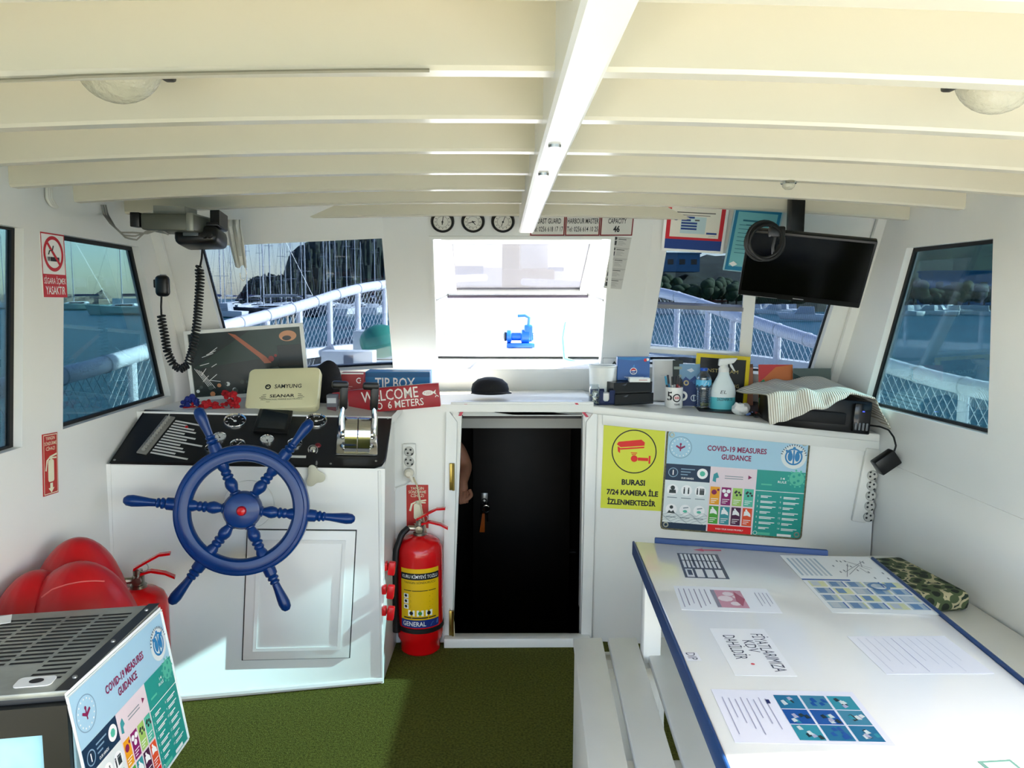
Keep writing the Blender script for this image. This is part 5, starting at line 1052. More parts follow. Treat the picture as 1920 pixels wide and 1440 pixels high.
# the cloth
CL = mat('ribbed_cloth', '#e9e4d6', .85, vary=.03); nt = CL.node_tree; b_ = nt.nodes['Principled BSDF']; wv_ = nt.nodes.new('ShaderNodeTexWave'); wv_.inputs['Scale'].default_value = 19; wv_.bands_direction = 'X'
uvn = nt.nodes.new('ShaderNodeUVMap'); nt.links.new(uvn.outputs[0], wv_.inputs['Vector']); rp = nt.nodes.new('ShaderNodeValToRGB'); rp.color_ramp.elements[0].color = lin('#a99f8a'); rp.color_ramp.elements[1].color = lin('#eeeade'); rp.color_ramp.elements[0].position = .12; rp.color_ramp.elements[1].position = .42
nt.links.new(wv_.outputs['Fac'], rp.inputs[0]); nt.links.new(rp.outputs[0], b_.inputs['Base Color'])
bp = nt.nodes.new('ShaderNodeBump'); bp.inputs['Strength'].default_value = .5; bp.inputs['Distance'].default_value = .004; nt.links.new(wv_.outputs['Fac'], bp.inputs['Height']); nt.links.new(bp.outputs[0], b_.inputs['Normal'])
nu, nv_ = 56, 44; vs = []; uv = []
def clothz(s, t):
    """height over the counter at s (0 left..1 right of cloth), t (0 front..1 back)"""
    x = -.03-.05*t*(1-s)+(wq+.115)*s; y = -.045+.40*t
    top = hq+.006+.048*math.exp(-((s-.62)/.22)**2)*(.35+.65*t)+.016*math.exp(-((s-.30)/.06)**2)
    # front edge runs diagonally: left part hangs over the front, right part stops on the top
    z = top
    if x < -.0: z = max(.012, top-.55*(-x))
    if x > wq+.004: z = max(.012, top-1.5*(x-wq-.004))
    f = max(0, 1-s/.62)**.8; ye = .012
    if y < ye: z = max(.010, z-2.1*(ye-y)*f)
    z += .003*math.sin(s*40+t*6)*(1 if z < top-.01 else .25)
    return x, (max(y, -.045*min(1, f*2.2)+.006)), z
for j in range(nv_+1):
    for i in range(nu+1):
        x, y, z = clothz(i/nu, j/nv_); vs.append((x, y, z)); uv.append((i/nu, j/nv_))
g = MB(); g.add([T@V(v) for v in vs], [(j*(nu+1)+i, j*(nu+1)+i+1, (j+1)*(nu+1)+i+1, (j+1)*(nu+1)+i) for j in range(nv_) for i in range(nu)])
o_ = g.one('printer_cloth', CL, 'white ribbed cloth draped over the black printer', 'cloth', org=T, ang=80)
ul = o_.data.uv_layers.new(name='UVMap')
for lp in o_.data.loops: ul.data[lp.index].uv = uv[lp.vertex_index]
m_ = o_.modifiers.new('thickness', 'SOLIDIFY'); m_.thickness = .004; m_.offset = 1
# ================================================================ TABLE, BENCHES, FRIDGE, LAMPS
ZT = .72
tb = thing('table', 'white topped table with blue edging covered in printed sheets', 'table', (.66, 1.3, 0))
q = [V((.412, 2.165, ZT)), V((1.03, 2.01, ZT)), V((.915, .5, ZT)), V((.329, .5, ZT))]
g = MB(); g.slab(q, (0, 0, -.034), bev=.004); g.buildw('table_top', mat('white_vinyl', '#ececea', .16, vary=.01, coat=.3), tb)
EDGE = mat('blue_vinyl_edge', '#083468', .45, vary=.08)
for nm, (a, c), lo, hi, off in (('edging', (q[3], q[0]), -.040, .002, V((-.007, 0, 0))), ('edging', (q[0].lerp(q[1], .09), q[0].lerp(q[1], .83)), -.034, .014, V((.002, .012, 0))), ('edging', (q[1].lerp(q[2], .0), q[2]), -.040, .006, V((.008, 0, 0)))):
    g = MB(); n = 8
    g.slab([a+V((0, 0, lo)), c+V((0, 0, lo)), c+V((0, 0, hi)), a+V((0, 0, hi))], off, bev=.003); g.buildw(nm, EDGE, tb)
for x, y in ((.45, 2.09), (.95, 1.95), (.86, .6), (.38, .6)): g = MB(); g.box((x, y, .343), (.05, .05, .684), bev=.004); g.buildw('leg', WHITE, tb)
g = MB(); g.box((.70, 2.02, .64), (.46, .025, .09), 0, bev=.003); g.buildw('apron', WHITE, tb)
g = MB(); g.slab([V((.47, 2.09, .08)), V((.50, 2.09, .08)), V((.455, 2.09, .67)), V((.43, 2.09, .67))], (0, -.02, 0)); g.buildw('brace', WHITE, tb)
# printed sheets lying on the table; local x = reader's right (towards the camera), y = page up (to the right)
def sheet(name, label, px, mats, deco, grp='printed sheets on the table', lift=.0006):
    """px: four pixels of the sheet's far-left, far-right, near-right, near-left corners on the table"""
    a, b_, c, d = [PZ(x, y, ZT+lift) for x, y in px]; up = (b_-a); T = fr(a, d-a, up); w, h = (d-a).length, up.length
    g = MB(); g.box((w/2, h/2, -.0002), (w, h, .0004), 0, T); deco(g, T, w, h); return g.one(name, mats, label, 'sheet', grp, org=T)
PA = mat('vinyl_paper', '#ececed', .16, vary=0); GL = lambda h: flat(h, .25)
def s_price(g, T, w, h):
    z = .0003; g.rect(0, 0, w, h, z, 1, T)
    for i in range(9): g.rect(w*.04, h*(.06+.10*i), w*.60, h*(.12+.10*i), z*2, 0, T)
    for i in range(4): g.rect(w*.66, h*(.06+.23*i), w*.97, h*(.23+.23*i), z*2, 0, T)
    g.rect(w*.30, 0, w*.33, h, z*3, 1, T); g.rect(w*.05, h*.30, w*.55, h*.36, z*3, 1, T); g.rect(w*.7, h*.1, w*.9, h*.2, z*3, 1, T)
sheet('price_sheet', 'black and white printed table sheet at the far left end of the table', ((1269, 1037), (1346, 1043), (1373, 1090), (1285, 1083)), [GL('#dcdcdc'), GL('#3c3c40')], s_price)
def s_arrow(g, T, w, h): pass
a, c = PZ(1300, 1031, ZT+.0006), PZ(1352, 1032, ZT+.0006); T = fr(a, c-a, V((0, 1, 0))); L = (c-a).length; g = MB(); g.prism([(0, 0), (L*.35, -.012), (L*.35, -.005), (L, -.005), (L, .005), (L*.35, .005), (L*.35, .012)], 0, .0004, 0, T); g.one('arrow_sticker', GL('#c9626a'), 'red arrow sticker at the far edge of the table', 'sticker', org=T)
def s_leaf(g, T, w, h):
    z = .0003; g.rect(w*.14, h*.38, w*.86, h*.70, z, 1, T)
    for x, y, r in ((.3, .55, .09), (.5, .5, .12), (.7, .58, .08), (.42, .62, .06)): g.disc(w*x, h*y, w*r, z*2, 3, T, n=9)
    g.rect(w*.14, h*.38, w*.86, h*.42, z*2, 2, T); g.plate([(w*.2, h*.62), (w*.5, h*.70), (w*.8, h*.64), (w*.6, h*.60)], z*3, 4, T)
    for i in range(6): g.rect(w*.12, h*(.04+.055*i), w*(.9-.08*(i % 3)), h*(.05+.055*i), z, 2 if i % 2 else 5, T)
    for i in range(4): g.rect(w*.2, h*(.84+.04*i), w*(.75-.1*(i % 2)), h*(.848+.04*i), z, 5, T)
sheet('leaflet', 'pale leaflet with a pink photograph near the far left of the table', ((1262, 1098), (1440, 1110), (1462, 1152), (1278, 1143)), [PA, GL('#c88f9c'), GL('#87818c'), GL('#e6d2d6'), GL('#a8505e'), GL('#a5a3b0')], s_leaf)
def s_vat(g, T, w, h):
    z = .0003; g.text('FİYATLARIMIZA', w*.52, h*.78, .036, z, 1, T, fit=w*.80); g.text('KDV', w*.40, h*.55, .032, z, 1, T, fit=w*.26); g.text('DAHİLDİR', w*.42, h*.26, .036, z, 1, T, fit=w*.52); g.disc(w*.78, h*.40, .004, z, 2, T, n=10)
sheet('price_notice', 'white notice with three lines of large lettering at the middle of the table', ((1330, 1178), (1435, 1184), (1492, 1272), (1378, 1266)), [PA, GL('#55555f'), GL('#d8585c')], s_vat)
a = PZ(1293, 1225, ZT+.0006); c = PZ(1306, 1248, ZT+.0006); T = fr(a, c-a, V((1, 0, 0))); g = MB(); g.text('DIP', .012, 0, .026, .0002, 0, T, fit=.030); g.rect(-.004, -.014, .032, .016, 0, 1, T); g.one('small_label', [GL('#55555f'), GL('#e6e6ec')], 'small lettered label at the left edge of the table', 'label', org=T)
rn = random.Random(12)
def s_chart(g, T, w, h):
    z = .0003; cols = [1, 2, 3, 4]
    for j in range(4):
        for i in range(5):
            x, y = w*(.50+.115*j), h*(.04+.19*i); g.rect(x, y, x+w*.095, y+h*.15, z, 1 if (i*3+j) % 4 else 2, T); g.rect(x+.003, y+h*.02, x+w*.085, y+h*.10, z*2, 3 if (i+j) % 3 else 4, T); g.rect(x, y+h*.15, x+w*.095, y+h*.165, z*2, 5 if (i+j) % 2 else 2, T)
    for i in range(7): g.rect(w*.06, h*(.04+.05*i), w*.40, h*(.065+.05*i), z, 4 if i % 2 else 1, T)
    for i in range(7): g.line2((w*rn.uniform(.08, .3), h*rn.uniform(.5, .92)), (w*rn.uniform(.2, .45), h*rn.uniform(.5, .92)), .0018, z*(1+.1*i), 6, T); g.rect(w*rn.uniform(.06, .36), h*rn.uniform(.48, .9), 0, 0, z, 0, T) if 0 else None
    for i in range(14): x, y = w*rn.uniform(.05, .42), h*rn.uniform(.46, .94); g.rect(x, y, x+.012, y+.004, z*2+.00002*i, 6, T)
    g.ring(w*.58, h*.72, .018, .026, z*4, 3, T, n=20)
    g.rect(w*.46, 0, w*.485, h*.5, z, 5, T)
sheet('dive_chart', 'large sheet of blue and yellow chart boxes at the far right of the table', ((1462, 1041), (1640, 1058), (1772, 1156), (1560, 1148)), [GL('#dfe2e2'), GL('#9fb0bd'), GL('#ccd0a0'), GL('#5d7fa8'), GL('#b4bcc4'), GL('#3f62a0'), GL('#7b8087')], s_chart)
def s_faint(g, T, w, h):
    z = .0003
    for i in range(10): g.rect(w*.06, h*(.08+.085*i), w*(.95-.09*((i*7) % 4)), h*(.088+.085*i), z, 1 if i not in (4,) else 2, T)
sheet('letter', 'pale sheet of faint blue typed lines at the right side of the table', ((1588, 1193), (1780, 1200), (1852, 1268), (1662, 1264)), [GL('#e6e6ee'), GL('#cfd1de'), GL('#b5b8ce')], s_faint)
def s_photo(g, T, w, h):
    z = .0003; bl = [3, 4, 5, 6, 4, 3, 5, 6, 3]
    for j in range(3):
        for i in range(3):
            x0, y0 = w*(.10+.285*i), h*(.42+.185*j); x1, y1 = x0+w*.27, y0+h*.168; k = bl[3*j+i]; g.rect(x0, y0, x1, y1, z, k, T)
            for q in range(6):
                a, c = rn.uniform(x0+.006, x1-.012), rn.uniform(y0+.006, y1-.010); g.plate([(a, c), (a+.010, c+.002), (a+rn.uniform(.004, .012), c+.010), (a-.003, c+.006)], z*2+.00002*q, (7, 8, 7, 5, 2, 8)[q] if not (j == 1 and i != 1) else 4, T)
    for i in range(8): g.rect(w*(.16+.02*(i % 3)), h*(.05+.042*i), w*(.86-.10*((i*3) % 4)), h*(.057+.042*i), z, 2, T)
    g.rect(w*.2, h*.345, w*.28, h*.37, z*2, 9, T)
sheet('photo_sheet', 'lavender sheet with nine blue underwater photographs at the near end of the table', ((1333, 1292), (1607, 1310), (1690, 1405), (1378, 1392)), [GL('#e2e3f0'), INK, GL('#a4a7c2'), GL('#1c6c94'), GL('#124f9a'), GL('#2b8ba0'), GL('#3a7f9c'), GL('#16323c'), GL('#c6d4d6'), GL('#232a5c')], s_photo)
sheet('dark_sheet', 'dark green sheet at the near right corner of the table', ((1832, 1427), (1905, 1434), (1960, 1475), (1880, 1468)), [GL('#38534f'), GL('#6a8480')], lambda g, T, w, h: g.rect(w*.1, h*.1, w*.9, h*.9, .0003, 1, T))

# slatted bench left of the table
bn = thing('slatted_bench', 'white slatted wooden bench running beside the table', 'bench', (.33, 1.4, 0))
dxy = -.052; BW = mat('white_bench_paint', '#e9e8e2', .4, vary=.02)
def lx(x, y): return x+dxy*(2.185-y)
for x0, x1 in ((.239, .325), (.342, .428), (.447, .535)):
    g = MB(); g.slab([V((lx(x0, 2.185), 2.185, .42)), V((lx(x1, 2.185), 2.185, .42)), V((lx(x1, .5), .5, .42)), V((lx(x0, .5), .5, .42))], (0, 0, -.022), bev=.004); g.buildw('slat', BW, bn)
g = MB(); g.slab([V((lx(.243, 2.18), 2.18, .0)), V((lx(.243, 2.18), 2.18, .397)), V((lx(.243, .5), .5, .397)), V((lx(.243, .5), .5, .0))], (.018, 0, 0)); g.buildw('side_panel', BW, bn)
g = MB(); g.box((.385, 2.165, .19), (.25, .018, .38)); g.buildw('end_panel', BW, bn)
for y in (2.06, 1.58, .9): g = MB(); g.box((lx(.39, y), y, .380), (.27, .05, .035)); g.buildw('cross_bar', BW, bn)
# side bench under the right wall with a patterned cushion
sb = thing('side_bench', 'white box bench along the right wall behind the table', 'bench', (1.33, 1.5, 0))
g = MB(); g.box((1.32, 1.55, .235), (.34, 2.3, .47), bev=.004); g.buildw('seat_box', BW, sb); g = MB(); g.box((1.31, 1.55, .477), (.36, 2.34, .014), bev=.003); g.buildw('seat_board', BW, sb)
CU_ = mat('patterned_fabric', '#3f4a34', .9); nt = CU_.node_tree; vo = nt.nodes.new('ShaderNodeTexVoronoi'); vo.inputs['Scale'].default_value = 26; tc = nt.nodes.new('ShaderNodeTexCoord'); nt.links.new(tc.outputs['Object'], vo.inputs['Vector']); rp = nt.nodes.new('ShaderNodeValToRGB'); rp.color_ramp.interpolation = 'CONSTANT'
for i, (p, cc_) in enumerate(((0, '#20281e'), (.35, '#4c5a3c'), (.6, '#b9b08c'), (.75, '#2c3a2e'))):
    e = rp.color_ramp.elements[i] if i < 2 else rp.color_ramp.elements.new(p); e.position = p; e.color = lin(cc_)
nt.links.new(vo.outputs['Distance'], rp.inputs[0]); nt.links.new(rp.outputs[0], nt.nodes['Principled BSDF'].inputs['Base Color'])
g = MB(); T = TR(1.30, 2.36, .515)@RZ(.12); g.box((0, 0, 0), (.26, .34, .06), 0, T, bev=.02, seg=3); g.one('patterned_cushion', CU_, 'dark green patterned cushion on the side bench by the right wall', 'cushion', org=TR(1.30, 2.36, .485))

# grey topped fridge at the left foreground
fb = [V((-.807, 1.815, 0)), V((-.799, 1.399, 0)), V((-1.27, 1.325, 0)), V((-1.27, 1.735, 0))]; ZF = .68      # br fr fl bl
fg = thing('drinks_fridge', 'black framed drinks fridge with a worn steel top in the left foreground', 'fridge', (-1.04, 1.57, 0))
up = lambda p, z: V((p.x, p.y, z))
cen = sum(fb, V())/4
g = MB(); ins = [p.lerp(cen, .012) for p in fb]; g.slab([up(p, .03) for p in ins], (0, 0, ZF-.04), bev=.004); g.buildw('body', mat('black_fridge_frame', '#0d0e10', .4), fg)
TOPM = mat('worn_steel_top', '#9b9d94', .42, .35, vary=.25, scale=9, bump=.08, bscale=60)
g = MB(); g.slab([up(p.lerp(cen, .01), ZF) for p in fb], (0, 0, -.012), bev=.003); g.buildw('top_panel', TOPM, fg)
u_, v_ = (fb[2]-fb[1]), (fb[0]-fb[1]); TF = fr(up(fb[1], ZF+.0006), V((1, .157, 0)), v_); FW, FD = u_.length, v_.length
def ft(s, t): return up(fb[1]+u_*s+v_*t, ZF+.0006)          # s leftwards from the right edge, t towards the back
g = MB(); rust = MB()
for c in range(6):
    for r_ in range(17):
        s0 = .09+.15*c; t0 = .13+.046*r_
        if c >= 1 and r_ < 4: continue
        if t0 > .93: continue
        g.add([ft(s0, t0), ft(s0+.132, t0), ft(s0+.132, t0+.020), ft(s0, t0+.020)], [(0, 1, 2, 3)])
g.buildw('vent_slots', mat('vent_dark', '#15140f', .8, vary=.5, scale=30), fg)
g = MB(); g.add([ft(.0, 0), ft(.055, 0), ft(.055, 1), ft(0, 1)], [(0, 1, 2, 3)]); g.v = [v+V((0, 0, .0012)) for v in g.v]; g.buildw('edge_strip', BLACK, fg)
for t in (.12, .5, .9): p = ft(.03, t); g = MB(); g.lathe([(.005, 0), (.0045, .003), (0, .004)], 10, T=TR(p.x, p.y, p.z+.0012)); g.buildw('rivet', STEEL, fg)
c = PZ(66, 1279, ZF+.0008); TB = fr(c, -u_, v_); g = MB(); g.prism(rrect(-.034, -.02, .034, .02, .010), 0, .0018, 0, TB); bd = g.buildw('badge', PAPER, fg)
g = MB(); g.disc(.002, .001, .013, .0024, 0, TB, ry=.010); g.buildw('badge_hole', INK, bd)
# front door with its frosted blue picture, the lit glow painted pale blue
a, c = fb[2], fb[1]; nF_ = V((-(c-a).y, (c-a).x, 0)).normalized()*-1
nF_ = nF_ if nF_.y < 0 else -nF_
TD = fr(up(a, .05)+nF_*.003, c-a, V((0, 0, 1))); DW, DH = (c-a).length, ZF-.07
g = MB(); g.ringpanel([TD@V(p) for p in ((0, 0, .014), (DW, 0, .014), (DW, DH, .014), (0, DH, .014))], [TD@V(p) for p in ((.045, .06, .014), (DW-.045, .06, .014), (DW-.045, DH-.055, .014), (.045, DH-.055, .014))], nF_*-.016); dr = g.buildw('door', mat('black_fridge_frame', '#0d0e10', .4), fg)
FRO = mat('frosted_blue_glow', '#9fd0e0', .15, vary=.35, scale=7)
g = MB(); g.rect(.04, .055, DW-.04, DH-.05, .006, 0, TD); g.buildw('glass', FRO, dr)
# right side: pale blue printed panel and the drooping poster
TSd = fr(up(fb[1], .03)+V((.003, 0, 0)), fb[0]-fb[1], V((0, 0, 1))); SW = v_.length
g = MB(); g.box((SW/2, (ZF-.06)/2, .0), (SW, ZF-.07, .004), 0, TSd); g.disc(SW*.7, .16, .05, .0025, 1, TSd, n=14, ry=.08); g.disc(SW*.84, .22, .03, .0027, 2, TSd, n=10, ry=.06); g.disc(SW*.4, .12, .06, .0026, 2, TSd, n=12)
g.buildw('side_panel', [mat('pale_blue_panel', '#bfe0ea', .3), flat('#7fbdd2', .3), flat('#e8f2f4', .3)], fg)
a = PX(131, 1306, -.793); c = PX(299, 1150, -.797)
pw = (c-a).length+.01; ph = .325
vdir = V((-.055/ph, 0, 1)); TPo = fr(a+V((.050, 0, -ph)), (c-a), vdir)
po = thing('covid_poster', 'curling health guidance poster taped to the right side of the fridge', 'poster', TPo, 'health guidance posters')
g = MB(); g.rect(-.008, -.006, pw+.008, ph+.012, -.0012, 14); g.rect(-.008, -.006, pw+.008, ph+.012, -.0018, 14); covid(g, pw, ph, -.0008); g.build('sheet', PCOL, po)
g = MB(); g.tube([(-.008, ph+.004, 0), (pw+.008, ph+.004, 0)], .0022, 6); g.tube([(pw+.007, ph, 0), (pw+.007, 0, 0)], .002, 6); g.tube([(-.004, 0, 0), (pw+.006, 0, 0)], .002, 6); g.build('plastic_edge', mat('clear_edge', '#dfe8e4', .3), po)
c = PZ(4, 1166, ZF+.001); g = MB(); T = TR(c.x-.02, c.y, ZF+.002)@RZ(.5); g.box((0, 0, 0), (.07, .05, .0012), 0, T); g.one('paper_slip', PAPER, 'white paper slip lying on the fridge top at the picture left edge', 'paper')
# red vinyl bag behind the fridge
RB = mat('red_vinyl', '#b20d16', .35, vary=.18, scale=5, bump=.12, bscale=14)
bag = thing('red_bag', 'bulging red vinyl bag with folds behind the fridge by the left wall', 'bag', (-1.1, 2.08, 0))
def lobe(nm, c, r, folds):
    g = MB(); g.ell((0, 0, 0), 1, n=48, m=28); out = []
    for v in [V(q) for q in g.v]:
        a = math.atan2(v.y, v.x); k = 1+.022*math.sin(a*folds+v.z*2)*(1-abs(v.z))+.012*math.sin(a*17+v.z*9)
        p = V((c[0]+v.x*r[0]*k, c[1]+v.y*r[1]*k, c[2]+v.z*r[2])); p.x = max(p.x, XL+.012); p.z = max(p.z, .002); out.append(p)
    g.v = out; return g.buildw(nm, RB, bag)
lobe('front_lobe', (-1.115, 2.02, .40), (.165, .165, .312), 9); lobe('rear_lobe', (-1.19, 2.16, .40), (.14, .16, .335), 7); lobe('side_lobe', (-1.22, 2.00, .38), (.12, .17, .315), 8)
g = MB(); g.tube(resample([PY(x, y, 1.90) for x, y in [(78, 1120), (98, 1105), (125, 1096), (150, 1091), (175, 1089), (196, 1090)]], 16), .0018, 5); g.buildw('seam', mat('pale_red_seam', '#cf5a54', .4), bag)
g = MB(); p = PY(122, 1053, 2.16); g.lathe([(.012, -.02), (.012, .004), (0, .006)], 12, T=TR(*p)); g.buildw('valve_cap', mat('grey_cap', '#6f665c', .5), bag)

# oval lamps on the deckhead and a small dome
GLS = mat('ribbed_lamp_glass', '#d8d4bc', .12, trans=.35, bump=.6, bscale=90)
def lamp(px, py, label, flip):
    p = PY(px, py, 1.345); zc = zb(p.x, 1.862); o = thing('ceiling_lamp', label, 'lamp', (p.x, p.y, zc-.024), 'oval deckhead lamps')
    g = MB(); g.lathe([(.080, .024), (.080, -.014), (.074, -.022), (0, -.022)], 36, sy=.72); g.build('base', mat('lamp_base', '#2b2620', .5), o)
    g = MB(); pr = [(.070*math.cos(PI/2*i/8), -.022-(zc-1.862+.1+.0-.022+.02)*0-.062*math.sin(PI/2*i/8)) for i in range(9)]; g.lathe(pr[:-1]+[(0, pr[-1][1])], 36, sy=.74); g.build('lamp_glass', GLS, o)
    g = MB(); g.box((flip*.078, 0, -.03), (.02, .04, .03), bev=.005); g.build('clamp', mat('lamp_base', '#2b2620', .5), o)
lamp(224, 150, 'oval ribbed glass lamp under the roof on the left', 1)
lamp(1868, 172, 'oval ribbed glass lamp under the roof on the right', -1)
p = PY(1472, 338, 2.19); o = thing('dome_light', 'small clear dome light under a roof beam on the right', 'lamp', (p.x, 2.163, zb(p.x)))
g = MB(); g.lathe([(.022, .0), (.022, -.006), (.019, -.008), (0, -.008)], 20); g.build('base', CHROME, o)
g = MB(); g.lathe([(.018, -.008), (.016, -.016), (.010, -.021), (0, -.023)], 20); g.build('dome', GLS, o)
# thin black cord along the first beam and the switch box on the last one
g = MB(); pts = [PY(x, y, 1.187) for x, y in [(0, 151), (80, 148), (150, 143), (300, 139), (500, 135), (700, 132), (805, 132)]]; g.tube(resample(pts, 40), .003, 5)
g.one('beam_cord', mat('grey_cord', '#8f8a78', .6), 'thin grey cord running along the second roof beam to the left lamp', 'cord')
# ================================================================ OUTSIDE
ZSEA = -1.2
SEA = mat('sea_water', '#074c58', .3, vary=.25, scale=.05, spec=.09); nt = SEA.node_tree
w1 = nt.nodes.new('ShaderNodeTexNoise'); w1.inputs['Scale'].default_value = .55; w1.inputs['Detail'].default_value = 6; w1.inputs['Roughness'].default_value = .65
mpn = nt.nodes.new('ShaderNodeMapping'); mpn.inputs['Scale'].default_value = (.6, 1.6, 1); tc = nt.nodes.new('ShaderNodeTexCoord'); nt.links.new(tc.outputs['Object'], mpn.inputs[0]); nt.links.new(mpn.outputs[0], w1.inputs['Vector'])
bp = nt.nodes.new('ShaderNodeBump'); bp.inputs['Strength'].default_value = .55; bp.inputs['Distance'].default_value = .35; nt.links.new(w1.outputs['Fac'], bp.inputs['Height']); nt.links.new(bp.outputs[0], nt.nodes['Principled BSDF'].inputs['Normal'])
g = MB(); g.plate([(-900, -600), (900, -600), (900, 1200), (-900, 1200)], ZSEA); structure(g, 'sea', SEA)
DECK = mat('white_deck_paint', '#e8e8e4', .5, vary=.03)
# unseen stern deck behind the cabin (pale planks bounce sunlight in) and side decks
g = MB()
for i in range(24):
    y = -1.0-.16*i; g.box((.1, y-.08, -.05), (3.3, .155, .06))
structure(g, 'stern_deck', mat('pale_deck_planks', '#d9cfb8', .6, vary=.12, scale=3))
def hw(Y): return 1.86*(1-max(0, (Y-1.5)/6.3)**2.3) if Y < 7.8 else 0.0
ys = [-4.8+.4*i for i in range(17)]+[2.2+.35*i for i in range(16)]; ys = [y for y in ys if y < 7.7]+[7.75]
g = MB(); vs = []
def dk(Y): return .38+(.64*min(1, max(0, (Y-3.3)/.5))) if Y > 3.2 else .38
for y in ys:
    h = max(.01, hw(y)); z = dk(y)
    for x, zz in ((-h-.06, ZSEA-.2), (-h-.08, z+.06), (-h, z+.06), (-h+.02 if h > .05 else 0, z), (h-.02 if h > .05 else 0, z), (h, z+.06), (h+.08, z+.06), (h+.06, ZSEA-.2)): vs.append((.1+x*(1 if zz > -1 else .8), y, zz))
k = 8
fs = []
for i in range(len(ys)-1):
    for j in range(k-1):
        mid = j == 3
        if mid and ys[i] < 5.2: continue
        fs.append((i*k+j, i*k+j+1, (i+1)*k+j+1, (i+1)*k+j))
g.add(vs, fs); structure(g, 'hull', DECK)
g = MB()
for s, x0, x1 in ((-1, -1.78, -1.355), (1, 1.555, 1.98)): g.box(((x0+x1)/2, 1.25, .35), (x1-x0, 4.5, .03))
structure(g, 'side_deck', DECK)
g = MB(); fy = 3.53; g.slab([V((-1.5, fy, .99)), V((1.7, fy, .99)), V((1.15, 5.6, 1.0)), V((-.95, 5.6, 1.0))], (0, 0, -.03)); structure(g, 'fore_deck', DECK)

# bow rails with netting
def on_rail(px, py, sg):
    d = ray(px, py); lo, hi = 1.0, 7.6
    for _ in range(50):
        Y = (lo+hi)/2; x = d.x*Y/d.y; e = sg*(x-.1)-hw(Y)
        if e > 0: hi = Y
        else: lo = Y
    return CAM+d*(lo/d.y)
RAILM = mat('white_rail_paint', '#ecebf0', .35, vary=.03); NETM = mat('white_net_cord', '#ccd0d4', .7, vary=0)
def rail(sg, pts, posts, label):
    P = [on_rail(x, y, sg) for x, y in pts]
    P.sort(key=lambda p: p.y); a = P[0]; P = [V((.1+sg*hw(0), -.5, a.z-.02)), V((.1+sg*hw(1.5), 1.5, a.z-.01))]+P
    e = P[-1]; P += [V((.1+sg*hw(6.6), 6.6, e.z+.05)), V((.1+sg*.15, 7.6, e.z+.10))]
    S = resample(P, 90); 
    S = [sum((S[max(0, min(len(S)-1, i+j))] for j in range(-3, 4)), V())/7 for i in range(len(S))]
    o = thing('bow_rail', label, 'rail', (.1+sg*1.8, 3, .38), 'white bow rails with netting')
    g = MB(); g.tube(S, .036, 12); g.buildw('top_rail', RAILM, o)
    def base(p): return p.z-(.62 if p.y > 3.6 else .66)
    for px in posts:
        best = min(S, key=lambda p: abs(960+FPX*(p-CAM).dot(CR)/(p-CAM).dot(CF)-px) if (p-CAM).dot(CF) > .5 else 1e9)
        g = MB(); g.tube([best+V((0, 0, -.01)), V((best.x, best.y, base(best)))], .021, 10); g.buildw('post', RAILM, o)
    # netting: two families of slanted cords
    N = resample(S, 420); L = [0]
    for a, c in zip(N, N[1:]): L.append(L[-1]+(c-a).length)
    tot = L[-1]
    def at(s, h):
        s = max(0, min(tot-1e-4, s)); i = int(s/tot*(len(N)-1)); i = min(i, len(N)-2); p = N[i].lerp(N[i+1], max(0, min(1, (s-L[i])/max(1e-6, L[i+1]-L[i])))); p = p.copy(); p.z += -.03-h*.57; p.x += sg*.012*math.sin(h*PI); return p
    g = MB(); st = .052; n = int(tot/st)
    for i in range(-9, n+9):
        for dr in (1, -1):
            s0 = i*st; s1 = s0+dr*.42
            ps = [(s0+(s1-s0)*k/5, k/5) for k in range(6)]; ps = [at(s, h) for s, h in ps if 2.2 < s < tot-.3]
            if len(ps) > 1: g.tube(ps, .0017, 3, cap=False)
    g.buildw('netting', NETM, o)
    g = MB()
    for i in range(10, len(S)-4, 3):
        t = (S[i+1]-S[i]).normalized(); T = t.to_track_quat('Z', 'Y').to_matrix().to_4x4(); g.torus(.037, .004, 12, 5, T=TR(*S[i])@T)
    g.buildw('lashing', NETM, o)
    return S
SL = rail(-1, [(120, 707), (292, 654), (423, 611), (510, 590), (591, 566), (656, 543), (716, 534)], [257, 503, 563, 617, 668, 720, 800], 'white tubular bow rail with netting seen through the left windows')
SR = rail(1, [(1854, 734), (1795, 724), (1723, 703), (1645, 680), (1527, 641), (1410, 602), (1370, 589), (1305, 567), (1234, 545)], [1795, 1647, 1451, 1380, 1322, 1268, 1190], 'white tubular bow rail with netting seen through the right windows')
# rope loops hung from the left rail
p = min(SL, key=lambda p: abs(p.y-4.9)); o = thing('mooring_rope', 'pale rope hanging in loops from the left bow rail', 'rope', p)
for k in range(3):
    g = MB(); a = p+V((.02*k-.05, .06*k, .0)); g.tube(resample([a, a+V((.0, .02, -.25)), a+V((.03, .03, -.46+.04*k)), a+V((.07, .05, -.3)), a+V((.06, .05, .0))], 20), .008, 6); g.buildw('loop', mat('pale_rope', '#cdbfa9', .8, bump=.4, bscale=90), o)
